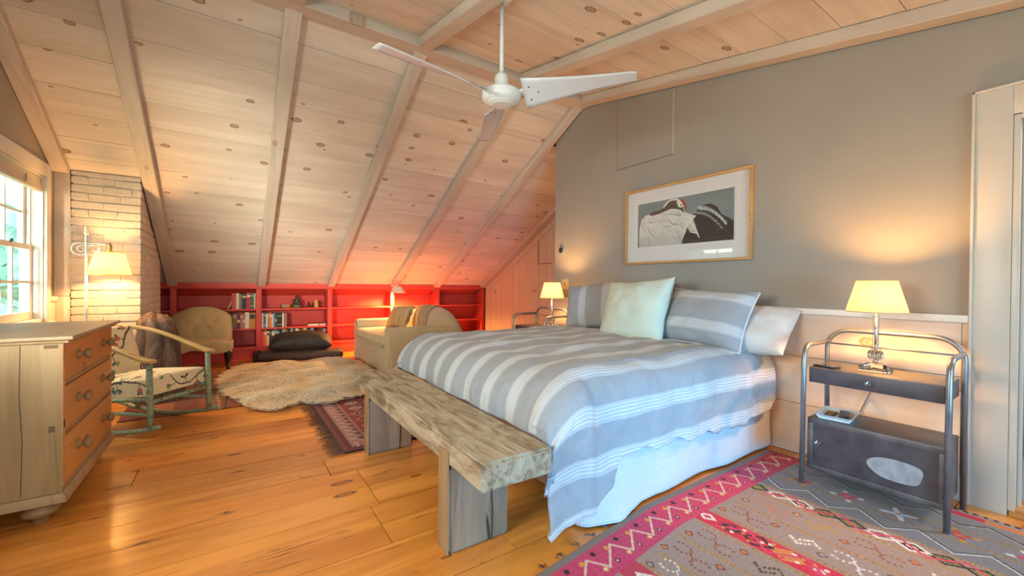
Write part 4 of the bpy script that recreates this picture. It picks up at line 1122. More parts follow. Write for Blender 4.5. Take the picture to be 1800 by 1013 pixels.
def fr_skirt(u, v):
    y = -.80+1.59*u; z = .33*(1-v)+.012*v
    x = -.482-.022*v-.010*v*sin(y*9)-.02*v*max(0, 1-abs(y-.05)/.05)-.02*v*max(0, 1-abs(y-.62)/.05)
    return (x, y, z)
m = MB(); m.grid(fr_skirt, 60, 6); m.build('skirt', SM, sf, smooth=True, solid=.006)
for s in (1, -1):
    m = MB(); m.grid(lambda u, v: (-.50+.98*u, s*(.832+.022*v+.006*v*sin(u*22)), .33*(1-v)+.012*v), 40, 5); m.build('skirt', SM, sf, smooth=True, solid=.006)
m = MB(); m.tube([(-.535, -.62, .446), (-.545, 0, .452), (-.535, .61, .446)], .006, 6); m.tube([(-.535, -.62, .350), (-.545, 0, .348), (-.535, .61, .350)], .006, 6); m.build('piping', SM, sf, smooth=True)
# striped cushion on the sofa
def strip_multi():
    k = NT('striped_cushion_cloth'); uv = k.n('ShaderNodeTexCoord').outputs['UV']; s_ = k.n('ShaderNodeSeparateXYZ'); k.l(uv, s_.inputs[0])
    x = k.n('ShaderNodeTexNoise', noise_dimensions='1D'); k.l(k.math('MULTIPLY', s_.outputs[0], 34.0), x.inputs['W']); x.inputs['Detail'].default_value = 1
    c = k.ramp(x.outputs['Fac'], [(.34, (.20,.08,.035)), (.40, (.66,.46,.22)), (.48, (.78,.60,.34)), (.53, (.26,.17,.10)), (.57, (.72,.54,.28)), (.64, (.70,.50,.24)), (.70, (.30,.12,.05))])
    k.set(Base_Color=c, Roughness=.9); return k.m
pillow('cushion', 'brown and gold striped cushion leaning in the far corner of the sofa', strip_multi(), .56, .37, .16, (2.08, 6.02, .635), .45, -pi/2+.20, roll=.05, pinch=.10, cat='cushion', seed=12)
# throw blanket over the sofa back
def throw_mat():
    k = NT('striped_throw'); uv = k.n('ShaderNodeTexCoord').outputs['UV']; s_ = k.n('ShaderNodeSeparateXYZ'); k.l(uv, s_.inputs[0])
    fr = k.math('FRACT', k.math('MULTIPLY', s_.outputs[0], 5.5))
    c = k.ramp(fr, [(.0, (.52,.40,.25)), (.42, (.52,.40,.25)), (.45, (.20,.12,.08)), (.52, (.20,.12,.08)), (.54, (.55,.42,.28)), (.62, (.27,.15,.10)), (.72, (.40,.27,.18)), (.8, (.52,.40,.25))])
    c.node.color_ramp.interpolation = 'CONSTANT'; k.set(Base_Color=c, Roughness=.95); k.bump(k.noise(k.coord('UV'), 300, 2), .4, .003); return k.m
def throw():
    nu, nv = 44, 70; V = []; UV = []
    for j in range(nv):
        for i in range(nu):
            u, v = i/(nu-1), j/(nv-1)
            ang = .25+(pi+.18-.25)*v
            uu = .36+.30*u+.10*(1-v)-.02
            p = Vector(back(uu, ang/(2*pi))); e = 1e-3
            q1 = Vector(back(uu, (ang+e)/(2*pi)))-p; q2 = Vector(back(uu+e, ang/(2*pi)))-p
            nn = q1.cross(q2).normalized()
            if nn.dot(p-Vector((.36, p.y, .42))) < 0: nn = -nn
            p = p+nn*(.018+.007*sin(u*19+v*3)*.5)
            V.append((p.x, p.y, max(p.z, .487))); UV.append((u, v))
    return np.array(V), np.array(UV), nu, nv
V, UV, nu, nv = throw()
th_ = np_grid_mesh('throw_blanket', V+np.array([2.07, 5.72, 0]), nu, nv, throw_mat(), uv=UV, solid=.010)
tag(th_, 'tan throw blanket with brown stripes hung over the sofa back', 'blanket')
# reading lamp behind the sofa
rl = thing('reading_lamp', 'slim white reading lamp with a small hooded shade behind the sofa', 'lamp', (2.24, 6.88, 0))
MB().lathe([(.11,0),(.11,.012),(.03,.022),(.012,.03)], n=22).build('base', M['enamel'], rl, smooth='angle')
MB().tube([(0,0,.03),(0,0,1.03)], .008, 8).build('pole', M['enamel'], rl, smooth=True)
m = MB(); m.lathe([(.016,.70),(.018,.71),(.018,.725),(.014,.73)], n=12); m.tube([(-.03,0,.715),(.03,0,.715)], .006, 6); m.build('clamp', M['enamel'], rl, smooth=True)
m = MB(); m.lathe([(.125,.975),(.120,.985),(.075,1.055),(.050,1.085),(.001,1.090)], (.085,-.06,0), n=28, cap=False)
m.build('lamp_shade', plain('hood_enamel', (.62,.56,.46), .4), rl, smooth='angle', solid=.003)
MB().tube([(0,0,1.03),(.03,-.02,1.07),(.085,-.06,1.098)], .007, 7).build('lamp_arm', M['enamel'], rl, smooth=True)
b = bulb('bulb', (.085, -.06, 1.02), 150, WARM, .025); b.parent = rl

# ---------------------------------------------------------------- rugs
def sheet(name, label, cat, x0, x1, y0, y1, step, paint, th=.006, z=.001, mat=None, wave=.0, warp=None):
    """flat woven rug: colours laid in metres on a fine sheet"""
    nu, nv = int((x1-x0)/step)+1, int((y1-y0)/step)+1
    X, Y = np.meshgrid(np.linspace(x0, x1, nu), np.linspace(y0, y1, nv))
    c = paint(X, Y)
    Z = np.full(X.shape, z+th)+wave*(np.sin(X*7+Y*3)+np.sin(Y*9-X*4))*.25
    XX, YY = X+wave*np.sin(Y*6)*1.0, Y+wave*np.sin(X*5)*1.0
    if warp: YY = YY+warp(X, Y)
    o = np_grid_mesh(name, np.stack([XX, YY, Z], -1).reshape(-1, 3), nu, nv, mat or M['woven'], color=c.C, smooth=True, solid=th)
    if label: tag(o, label, cat)
    return o
M['woven'] = painted('woven_wool', .95, .1, .5, 350)
M['print'] = painted('photo_print', .5)
M['chintz'] = painted('floral_cotton', .85, .1, .2, 500)

# big patterned kilim beside the bed
def big_kilim(X, Y):
    # X along the room's length towards the gable, Y from the near side to the bed
    G1, PK, RD, OR, YL, WH, BK, GN = S(164,140,130), S(216,66,98), S(214,42,62), S(214,120,70), S(205,150,60), S(232,220,210), S(52,38,36), S(128,124,62)
    c = Canvas(X, Y, G1)
    n = np.sin(X*190)*.5+np.sin(Y*230+X*31)*.5
    c.mix(.12*(n > .3), S(120,104,98))
    g2 = S(142,130,130); c.put(X > 2.50, g2)
    rr = np.random.RandomState(3)
    def zig(x, amp, per, w, col, shift=0.0, ph=0.0):
        pts = []; y = Y.min()-per; k = 0
        while y < 1.15:
            pts.append((x+(amp if k % 2 else -amp)+shift, y+ph)); y += per*(.42 if k % 2 else .58); k += 1
        c.line(pts, w, col)
    def wavy(x, col, w=.010):
        pts = [(x+(.004 if k % 2 else -.004), -1.2+.014*k) for k in range(165)]
        c.line(pts, w, S(120,80,40)); c.line(pts, w*.6, col)
    # zigzags near the stand
    zig(2.885, .038, .20, .013, BK); zig(2.876, .038, .20, .008, S(190,170,155))
    zig(2.575, .052, .22, .011, BK, 0, .03); zig(2.566, .052, .22, .010, S(220,208,204), 0, .03)
    for x in (2.79, 2.66, 2.488, 2.365, 2.16, 1.985, 1.835, 1.66, 1.48, 1.37, 1.235, 1.06, .86): wavy(x, YL)
    # flowers between the yellow lines
    for i, y in enumerate(np.arange(-1.05, 1.08, .205)):
        a, b = [(PK, WH), (S(205,70,60), YL), (S(190,205,220), WH)][i % 3]
        for an in (.4, 1.97, 3.54, 5.11):
            c.line([(2.725+.018*cos(an), y+.018*sin(an)), (2.725+.062*cos(an), y+.062*sin(an))], .020, b); c.line([(2.725, y), (2.725+.034*cos(an), y+.034*sin(an))], .024, a)
        c.ell(2.725, y, .012, .012, 0, OR)
    # bands of diamonds
    def diamonds(x, hw, per, seqs, bg=None):
        if bg is not None: c.put((np.abs(X-x) < hw) & (Y < 1.13), bg)
        k = 0
        for y in np.arange(-1.2, 1.14, per):
            a, b, d = seqs[k % len(seqs)]
            c.diamond(x, y, hw, per*.62, a); c.diamond(x, y, hw*.66, per*.42, b); c.diamond(x, y, hw*.32, per*.22, d); k += 1
        pts = []; y = -1.2; k = 0
        while y < 1.15: pts.append((x+(hw*.95 if k % 2 else -hw*.95), y-per/2)); y += per; k += 1
        c.line(pts, .013, PK)
    diamonds(2.427, .046, .105, [(WH, BK, WH), (WH, S(150,130,130), BK), (BK, GN, S(150,140,70)), (BK, GN, BK)])
    c.put((np.abs(X-1.91) < .058) & (Y < 1.13), RD)
    diamonds(1.91, .05, .115, [(RD, WH, PK), (RD, PK, WH), (S(220,140,70), OR, YL), (BK, RD, S(120,30,40)), (S(170,40,60), BK, RD)])
    for y in np.arange(-1.1, 1.05, .115):
        for q in range(5): c.ell(1.91+.034*cos(q*1.3+y*9), y+.04*sin(q*1.3), .009, .009, 0, [WH, YL, PK][q % 3])
    diamonds(1.303, .056, .13, [(BK, GN, YL), (WH, S(130,50,60), WH), (RD, WH, S(120,30,50)), (BK, OR, YL)], S(190,60,80))
    diamonds(.95, .05, .12, [(RD, WH, PK), (BK, OR, YL)], RD)
    # hooked scrolls and chevrons in the plain cells
    def scroll(x, y, col, sq, sgn=1):
        for s_ in (1, -1):
            cx_, cy_ = x+s_*.022*sgn, y+s_*.052
            for q in range(12):
                t = q*2*pi/12+.3
                if (q+ (0 if s_ > 0 else 6)) % 12 in (2, 3): continue
                c.ell(cx_+.030*cos(t), cy_+.040*sin(t), .0062, .0062, 0, col)
            ex, ey = x-s_*.036*sgn, y+s_*.105
            c.diamond(ex, ey, .021, .023, S(110,60,45) if sq is not WH else S(150,150,165)); c.diamond(ex, ey, .014, .015, sq)
        for q in range(4): c.ell(x-.014+.010*q, y-.016+.010*q, .006, .006, 0, col)
    def chev(x, y, col, s_):
        for q in range(4):
            c.line([(x+s_*.011*q, y+.012*q), (x+s_*.011*q+.010, y+.012*q)], .011, col)
            c.line([(x+s_*.011*q, y-.012*q), (x+s_*.011*q+.010, y-.012*q)], .009, col)
    cells = [2.262, 2.072, 1.747, 1.570, 1.425, 1.148]
    cs = [(S(205,110,95), S(225,160,100)), (S(150,80,50), OR), (S(226,220,220), S(150,150,165)), (S(205,110,100), YL)]
    for i, x in enumerate(cells):
        for j, y in enumerate(np.arange(.97, -1.2, -.42)):
            if i % 2 == 0: scroll(x, y, *cs[(j+(i//2)) % 4])
            else: scroll(x, y+.02, *cs[(j+(i//2)+ (0 if i == 3 else 1)) % 4])
            col = [S(190,145,50), WH, S(90,80,45), S(210,120,80)][(j+i) % 4]
            chev(x-.035, y-.20, col, 1); chev(x+.035, y-.235, col, -1)
    # pink border along the bed with a zigzag vine
    bd_ = (Y > 1.130) & (Y < 1.300); c.put(bd_, PK); c.mix((.55*(np.sin(X*5+1) > .0))*bd_, S(190,66,110)); c.mix(.8*bd_*np.clip((X-2.62)*4, 0, 1), S(196,52,40))
    c.mix(.35*(n > .35)*bd_, S(160,40,70))
    k = 0; pts = []
    x = .55
    while x < 3.05: pts.append((x, 1.172 if k % 2 else 1.262)); x += (.105 if k % 2 else .055); k += 1
    c.line(pts, .011, S(225,190,170))
    for i, x in enumerate(np.arange(.58, 3.0, .08)):
        c.ell(x+.02, 1.268-.01*(i % 2), .013, .013, 0, [S(60,30,35), S(225,150,60)][i % 2]); c.ell(x, 1.176, .012, .012, 0, [S(230,170,90), S(90,30,40)][i % 2]); c.ell(x, 1.176, .005, .005, 0, WH)
    c.put(Y > 1.300, S(132,118,112))
    # end border at the gable
    eb = (X > 2.955) & (Y < 1.13); c.put(eb, G1)
    e2 = (X > 2.965) & (X < 3.012) & (Y < 1.13); c.put(e2, RD); c.mix(.9*e2*(np.sin(Y*9) > .1), S(216,130,70))
    c.put((X > 3.03) & ((Y*60).astype(int) % 2 == 0), BK)
    return c
kb = sheet('kilim_rug', 'large grey and pink patterned kilim rug under the near stand', 'rug', .55, 3.05, -1.2, 1.335, .0046, big_kilim, th=.008, z=.001, warp=lambda X, Y: -.10*np.clip((1.75-X)/.8, 0, 1)*np.clip((Y+.6)/1.9, 0, 1))
# loose warp ends along the edge
m = MB(); q = random.Random(4)
for x in list(np.arange(.6, 1.5, .105)):
    for r in range(5):
        a = q.uniform(.5, 2.6); L = q.uniform(.02, .045); ye = 1.346-.10*min(1, max(0, (1.75-x)/.8)); m.tube([(x, ye, .008), (x+cos(a)*L*.5, ye+sin(a)*L*.5, .012), (x+cos(a)*L, ye+sin(a)*L, .004)], .0014, 3)
m.build('warp_ends', M['black'], kb)['kind'] = 'stuff'

# red oriental rug under the bench
def oriental(X, Y):
    B, R, DK, PK, WH, OR = S(128,62,56), S(146,52,46), S(58,36,36), S(186,120,106), S(206,178,158), S(196,96,60)
    c = Canvas(X, Y, R); e = np.minimum(np.minimum(X-.62, 2.5-X), np.minimum(Y-2.84, 4.34-Y))
    c.mix(.35*((np.sin(X*150)*np.sin(Y*140)) > .2), S(168,84,74))
    c.put(e < .20, B); c.put((e > .035) & (e < .06), S(110,44,42)); 
    s = np.where(e == np.minimum(Y-2.84, 4.34-Y), X, Y)
    c.put((e > .065) & (e < .085) & (np.sin(s*150) > 0), WH)
    f = (e > .09) & (e < .175); c.put(f, S(116,64,60)); c.put(f & ((np.abs(np.sin(s*32))*.05+.105) > e), PK); c.put(f & (np.sin(s*64+e*60) > .75), WH)
    c.put((e > .18) & (e < .20) & (np.sin(s*150) > 0), S(200,150,130))
    for gy in np.arange(3.14, 4.1, .17):
        for gx in np.arange(.92, 2.3, .19):
            k = int(round(gx*50+gy*70)) % 3
            c.diamond(gx, gy, .088, .08, [DK, S(92,50,46), PK][k]); c.diamond(gx, gy, .066, .060, [PK, WH, S(150,60,54)][k]); c.diamond(gx, gy, .040, .036, [R, S(120,60,60), DK][k]); c.diamond(gx, gy, .018, .016, WH)
            c.poly([(gx+.095, gy-.03), (gx+.06, gy+.07), (gx+.13, gy+.07)], [S(200,140,120), S(110,50,48)][k % 2])
    c.put((e > .30) & (e < .30), DK)
    c.put(Y < 2.858, S(50,30,28)); c.put(Y > 4.325, S(190,90,50))
    return c
ru = sheet('oriental_rug', 'dark red oriental rug with fringed end under the wooden bench', 'rug', .62, 2.5, 2.84, 4.34, .007, oriental, th=.007, z=.001)
m = MB(); q = random.Random(6)
for y in np.arange(2.84, 4.34, .0085):
    L = q.uniform(.06, .115); dy = q.uniform(-.03, .03)-.012
    m.tube([(.622, y, .006), (.62-L*.5, y+dy*.4, .007), (.62-L, y+dy, .003)], [.0024, .002, .001], 3)
fr_ = m.build('fringe', plain('wool_fringe', S(112,82,66), .95, var=.3, scale=120), ru); fr_['kind'] = 'stuff'

# striped flatweave under the chairs
def flatweave(X, Y):
    c = Canvas(X, Y, S(128,78,52)); t = X
    c.mix(.5*(np.sin(Y*260) > .2), S(112,64,42))
    for a, b, col in ((-.75, -.60, S(120,64,44)), (-.60, -.42, S(150,86,50)), (-.42, -.24, S(112,58,42)), (-.24, -.17, S(140,70,46)), (-.17, -.02, S(138,92,62)), (-.02, .085, S(150,78,46)), (.085, .30, S(186,68,48)), (.30, .42, S(150,60,44))):
        c.put((t >= a) & (t < b), col)
    c.mix(.45*(np.sin(Y*270+np.sin(X*40)) > .1), S(112,58,40))
    for x in (-.035, .078): c.line([(x+.010*sin(y*8), y) for y in np.arange(4.4, 6.6, .04)], .010, S(58,34,24))
    for x in (-.09, -.105): c.line([(x+.012*sin(y*7+1), y) for y in np.arange(4.4, 6.6, .04)], .006, S(196,160,110))
    for x in (.165, .205, .245): c.put((np.abs(X-x) < .011) & (np.sin(Y*130) > -.6), S(48,28,28))
    return c
sheet('flatweave_rug', 'brown and red striped flatweave rug between rocking chair and sheepskin', 'rug', -.75, .42, 4.43, 6.34, .009, flatweave, th=.005, z=.001, wave=.006)

# sheepskin
sk = thing('sheepskin', 'large fluffy cream sheepskin rug on the floor before the bookcase', 'sheepskin', (.72, 5.2, 0))
out_ = [(-.06,5.5),(-.02,5.05),(.05,4.75),(.13,4.32),(.26,4.12),(.42,4.17),(.54,4.24),(.70,4.09),(.86,4.16),(1.05,4.18),(1.28,4.33),(1.42,4.66),(1.36,5.1),(1.42,5.5),(1.40,5.95),(1.28,6.26),(1.02,6.28),(.72,6.26),(.45,6.36),(.28,6.42),(.12,6.32),(.05,6.10),(-.02,5.85)]
def lobes(poly):
    q = random.Random(3); r = []
    for i in range(len(poly)):
        a, b = Vector(poly[i]), Vector(poly[(i+1) % len(poly)]); L_ = (b-a).length; n_ = max(1, round(L_/.20)); nr = Vector(((b-a).y, -(b-a).x)).normalized()
        if (a+nr*.05-Vector((.68, 5.3))).length < (a-Vector((.68, 5.3))).length: nr = -nr
        for k_ in range(n_):
            h = q.uniform(.025, .060)
            for m_ in range(5):
                t = (k_+m_/5)/n_; p_ = a.lerp(b, t)+nr*(h*abs(sin(pi*m_/5))**.6-.022); r.append((p_.x, p_.y))
    return r
out_ = lobes(out_)
def inside(px_, py_, poly):
    r = np.zeros(px_.shape, bool); n = len(poly)
    for i in range(n):
        (x0, y0), (x1, y1) = poly[i], poly[(i+1) % n]
        if y0 == y1: continue
        r ^= ((y0 > py_) != (y1 > py_)) & (px_ < (x1-x0)*(py_-y0)/(y1-y0)+x0)
    return r
def edge_d(px_, py_, poly):
    d = np.full(px_.shape, 9.0)
    for i in range(len(poly)):
        (x0, y0), (x1, y1) = poly[i], poly[(i+1) % len(poly)]
        dx, dy = x1-x0, y1-y0; t = np.clip(((px_-x0)*dx+(py_-y0)*dy)/(dx*dx+dy*dy), 0, 1)
        d = np.minimum(d, np.hypot(px_-x0-t*dx, py_-y0-t*dy))
    return d
def wool():
    k = NT('cream_wool'); f = k.noise(k.coord(), 4, 4)
    c = k.ramp(f, [(.35, S(250,232,200)), (.65, S(254,246,230))])
    d = k.n('ShaderNodeBsdfDiffuse'); t = k.n('ShaderNodeBsdfTranslucent'); k.l(c, d.inputs[0]); k.l(c, t.inputs[0])
    x = k.n('ShaderNodeMixShader'); x.inputs[0].default_value = .36; k.l(d.outputs[0], x.inputs[1]); k.l(t.outputs[0], x.inputs[2]); k.l(x.outputs[0], k.out.inputs[0]); k.t.nodes.remove(k.b)
    return k.m
M['wool'] = wool()
M['hide'] = plain('hide_backing', S(206,176,134), .9)
m = MB(); m.prism([(x-.72, y-5.2) for x, y in out_], 'Z', .007, .018); m.build('hide', M['hide'], sk)
rs = np.random.RandomState(2); NS = 90000
px_ = rs.uniform(-.1, 1.5, NS*2); py_ = rs.uniform(4.05, 6.65, NS*2); ok = inside(px_, py_, out_); px_, py_ = px_[ok][:NS], py_[ok][:NS]
# thicker planting in a rim so the outline is woolly
ed = edge_d(px_, py_, out_); n = len(px_)
# locks lean outwards from a few whorls, longer at the rim
wh = np.array([(rs.uniform(.1, 1.3), rs.uniform(4.3, 6.3)) for _ in range(48)])
D = (px_[:, None]-wh[:, 0])**2+(py_[:, None]-wh[:, 1])**2; j = D.argmin(1); dv_ = np.stack([px_-wh[j, 0], py_-wh[j, 1]], 1); dn = np.sqrt(D.min(1))+1e-3
dirs = dv_/dn[:, None]*np.clip(dn/.14, 0, 1)[:, None]*.8+rs.normal(0, .20, (n, 2))
cen = np.array([.68, 5.3]); oc = np.stack([px_, py_], 1)-cen; oc /= np.linalg.norm(oc, axis=1)[:, None]
dirs += oc*np.clip(1-ed/.16, 0, 1)[:, None]*.9; dirs[:, 1] -= .15
base_h = .022+.058*np.clip(ed/.12, 0, 1)**.7*(1-.75*np.clip(dn/.17, 0, 1)**1.5)
L = rs.uniform(.035, .065, n)
wd = rs.uniform(.0022, .0042, n)
side = np.stack([-dirs[:, 1], dirs[:, 0]], 1); side /= (np.linalg.norm(side, axis=1)[:, None]+1e-6)
Vs = np.zeros((n, 7, 3)); ks = [0, .4, .8, 1.0]; hs = [0.0, .42, .55, .45]; ws = [1.0, 1.15, .8]
for a in range(3):
    c_ = np.stack([px_, py_], 1)+dirs*(L*ks[a])[:, None]; z_ = .012+base_h*min(1, a*1.4)*.9+L*hs[a]*.55
    for s_, b_ in ((1, 0), (-1, 1)):
        Vs[:, a*2+b_, :2] = c_+side*(wd*ws[a]*s_)[:, None]; Vs[:, a*2+b_, 2] = z_
Vs[:, 6, :2] = np.stack([px_, py_], 1)+dirs*L[:, None]; Vs[:, 6, 2] = .012+base_h*.8+L*hs[3]*.5
Vs -= np.array([.72, 5.2, 0])
me = bpy.data.meshes.new('wool'); i0 = (np.arange(n)*7)[:, None]
T = np.concatenate([i0+np.array([t]) for t in ((0,1,3),(0,3,2),(2,3,5),(2,5,4),(4,5,6))], 0).astype(np.int32)
me.vertices.add(n*7); me.vertices.foreach_set('co', Vs.astype(np.float32).ravel())
me.loops.add(T.size); me.loops.foreach_set('vertex_index', T.ravel()); me.polygons.add(len(T)); me.polygons.foreach_set('loop_start', np.arange(0, T.size, 3, dtype=np.int32))
me.polygons.foreach_set('use_smooth', np.ones(len(T), bool)); me.update(calc_edges=True); me.materials.append(M['wool'])
o = bpy.data.objects.new('wool', me); COL.objects.link(o); o.parent = sk; o['kind'] = 'stuff'
# denser undercoat surface below the locks
nu, nv = 110, 150
X, Y = np.meshgrid(np.linspace(-.1, 1.48, nu), np.linspace(4.06, 6.65, nv)); ins = inside(X, Y, out_); E_ = edge_d(X, Y, out_)
Dm = np.sqrt(((X[..., None]-wh[:, 0])**2+(Y[..., None]-wh[:, 1])**2).min(-1))
Z = np.where(ins, .022+.066*np.clip(E_/.09, 0, 1)**.6*(1.1-.80*np.clip(Dm/.17, 0, 1)**1.5), .011)
idx = np.arange(nu*nv).reshape(nv, nu); cell = ins[:-1,:-1] | ins[:-1,1:] | ins[1:,1:] | ins[1:,:-1]
F = np.stack([idx[:-1,:-1], idx[:-1,1:], idx[1:,1:], idx[1:,:-1]], -1)[cell]
used = np.unique(F); mp = -np.ones(nu*nv, int); mp[used] = np.arange(len(used)); P3 = np.stack([X-.72, Y-5.2, Z], -1).reshape(-1, 3)[used]
m = MB(); m.add(P3.tolist(), [tuple(map(int, mp[f])) for f in F]); m.build('undercoat', M['wool'], sk, smooth=True)

# dark fur floor cushions
def fur_mat(name, c, c2):
    k = NT(name); f = k.noise(k.coord('Object', (30, 8, 30)), 1.2, 5, .7); k.set(Base_Color=k.ramp(f, [(.3, c), (.7, c2)]), Roughness=.6, Sheen_Weight=.04); k.bump(k.noise(k.coord('Object', (120, 40, 120)), 1.5, 3), .5, .006); return k.m
F1, F2 = fur_mat('dark_brown_fur', (.010,.006,.004), (.032,.017,.011)), fur_mat('brown_hide', (.035,.019,.014), (.075,.042,.031))
lc = thing('floor_cushion', 'flat dark brown hide floor cushion in front of the bookcase', 'cushion', (.86, 6.73, 0)); lc.rotation_euler = (0, 0, -.20)
rblock('cover', -.56, .56, -.17, .20, .010, .135, .055, lc, F2, puff=.01)
rblock('end_flap', -.60, -.54, -.16, .19, .010, .15, .028, lc, F1)
pillow('cushion', 'puffy black brown fur pillow lying on the flat hide cushion', F1, .84, .36, .31, (.86, 6.80, .25), 1.30, -.16, pinch=.04, cat='cushion', seed=21)

# ---------------------------------------------------------------- hide draped beside the chimney
hd = thing('draped_hide', 'brown crinkled hide draped upright beside the brick chimney', 'hide', (-.575, 5.08, .006))
def hide_m():
    k = NT('crinkled_brown_hide'); f = k.noise(k.coord('Object', (9, 9, 2.2)), 1.4, 6, .7, 1.2)
    k.set(Base_Color=k.ramp(f, [(.3, (.055,.028,.018)), (.5, (.14,.078,.052)), (.62, (.25,.15,.105)), (.75, (.10,.056,.040))]), Roughness=.6); k.bump(f, .8, .03); return k.m
def hide(u, v):
    a = 2*pi*u; z = .82*(1-v)**.9
    top_ = max(0, 1-v/.12) if v < .12 else 0
    w = (.125+.055*v**.8)*(1-.9*top_**2); d = (.08+.09*v)*(1-.9*top_**2)
    fold = 1+.10*sin(7*a+2*v)*min(1, v*3)+.05*sin(13*a+5*v)*v
    return (-.02+.05*v+w*cos(a)*fold+.015*fbm((cos(a)*2, sin(a)*2, z*4)), d*sin(a)*fold, max(.004, z-.03*top_*0+.02*fbm((cos(a)*3, sin(a)*3, z*5))*(v < .95)))
m = MB(); m.grid(hide, 72, 40); m.build('hide', hide_m(), hd, smooth=True, merge=True)
ft = thing('fire_tool', 'brass topped fire tool standing behind the brown hide', 'fire tool', (-.615, 6.12, .006))
MB().lathe([(.07,0),(.07,.012),(.02,.02)], n=16).build('base', M['brass'], ft, smooth='angle')
MB().tube([(0,0,.02),(0,0,.60)], .008, 8).build('shaft', M['darkwood'], ft, smooth=True)
MB().lathe([(.008,.60),(.020,.612),(.012,.63),(.026,.65),(.026,.665),(.013,.685),(.024,.705),(.026,.722),(.014,.742),(.002,.75)], n=16).build('handle', M['brass'], ft, smooth=True)
MB().tube([(0,0,.56),(.05,0,.56),(.08,0,.572)], .007, 6).build('hook', M['darkwood'], ft, smooth=True)

# ---------------------------------------------------------------- floor lamp
fl_ = thing('floor_lamp', 'white wrought iron floor lamp with a scroll bracket and lit cream shade', 'lamp', (-1.035, 5.0, 0))
IR = plain('chipped_white_iron', (.70,.66,.58), .5, var=.2, scale=40)
m = MB()
for q in range(3):
    a = 2*pi*q/3+.4; m.tube([(0,0,.16),(.07*cos(a),.07*sin(a),.14),(.12*cos(a),.12*sin(a),.05),(.15*cos(a),.15*sin(a),.012)], .009, 7)
m.build('tripod_foot', IR, fl_, smooth=True)
MB().tube([(0,0,.10),(0,0,1.52)], .010, 8).build('pole', IR, fl_, smooth=True)
MB().lathe([(.012,1.52),(.018,1.53),(.010,1.545),(.015,1.555),(.006,1.59),(.002,1.61)], n=12).build('finial', IR, fl_, smooth=True)
m = MB()
def spiral(c, r0_, r1_, a0, a1, n=18): return [(c[0]+(r0_+(r1_-r0_)*i/n)*cos(a0+(a1-a0)*i/n), 0, c[1]+(r0_+(r1_-r0_)*i/n)*sin(a0+(a1-a0)*i/n)) for i in range(n+1)]
m.tube(spiral((-.035,1.395), .055, .052, .6, 2*pi-.6), .006, 6); m.tube(spiral((-.028,1.395), .034, .012, .6, 2*pi+.8), .005, 6)
m.tube(spiral((.05,1.40), .012, .048, .4+pi, 3.2*pi), .006, 6); m.tube([(0,0,1.44),(.05,0,1.45),(.10,0,1.445),(.145,0,1.445)], .006, 6); m.tube([(0,0,1.35),(.04,0,1.345),(.08,0,1.36)], .006, 6)
m.build('scroll_bracket', IR, fl_, smooth=True)
m = MB(); m.lathe([(.020,1.375),(.022,1.39),(.012,1.40),(.018,1.415),(.014,1.44),(.005,1.46)], (.145,0,0), n=14); m.build('socket', M['brass'], fl_, smooth=True)
m = MB(); m.lathe([(.148,1.175),(.098,1.375)], (.145,0,0), n=40, cap=False); sh = m.build('lamp_shade', M['shade'], fl_, smooth=True, solid=.0018)
m = MB()
for r, h in ((.1485,1.175),(.0985,1.375)): m.tube([(.145+r*cos(2*pi*q/40), r*sin(2*pi*q/40), h) for q in range(40)], .0025, 5, closed=True)
m.build('rim', M['brass'], sh)
b = bulb('bulb', (.145,0,1.26), 18, WARM, .03); b.parent = fl_
fl_.rotation_euler = (0, 0, .12)

# ---------------------------------------------------------------- rocking chair
rk = thing('rocking_chair', 'green painted rocking chair with floral cream upholstery and pale wood arms', 'rocking chair', (-.53, 4.24, .005))
ang = atan2(-.32, .38)           # facing, from the line through the two front feet
rk.rotation_euler = (0, 0, ang)
def green_paint():
    k = NT('worn_green_paint'); f = k.noise(k.coord('Object', (1, 1, 1)), 38, 5, .7)
    k.set(Base_Color=k.ramp(f, [(.36, (.14,.085,.045)), (.44, (.30,.26,.15)), (.49, (.27,.36,.21)), (.8, (.36,.44,.27))]), Roughness=.6); k.bump(f, .5, .003); return k.m
GP = green_paint()
armw = wood('bare_arm_wood', (.58,.36,.13), (.44,.25,.08), rough=.4, axis=0, grain=20, tint=0)
hw = .25
def rocker_pts(s):
    return [(x, s*hw, .040+.16*((x+.05)/.62)**2*(.62) if True else 0) for x in np.linspace(-.60, .36, 14)]
def rz_(x): return .018+.10*((x+.08)/.55)**2
for s in (1, -1):
    MB().tube([(x, s*hw, rz_(x)) for x in np.linspace(-.62, .36, 16)], [.013]+[.017]*14+[.015], 8).build('rocker', GP, rk, smooth=True)
    MB().tube([(.285, s*hw, rz_(.285)), (.28, s*hw, .25), (.272, s*hw, .53)], [.019, .021, .019], 9).build('front_leg', GP, rk, smooth=True)
    MB().tube([(-.36, s*hw*.94, rz_(-.36)), (-.33, s*hw*.94, .30), (-.36, s*hw*.92, .50)], [.017, .020, .017], 9).build('back_leg', GP, rk, smooth=True)
    MB().tube([(.28, s*hw, .165), (-.33, s*hw*.95, .155)], .013, 8).build('stretcher', GP, rk, smooth=True)
    MB().tube([(.278, s*hw, .275), (-.33, s*hw*.95, .225)], .014, 8).build('side_rail', GP, rk, smooth=True)
MB().tube([(.278, -hw, .25), (.278, hw, .25)], .014, 8).build('front_rail', GP, rk, smooth=True)
MB().tube([(-.33, -hw*.94, .2), (-.33, hw*.94, .2)], .013, 8).build('back_rail', GP, rk, smooth=True)
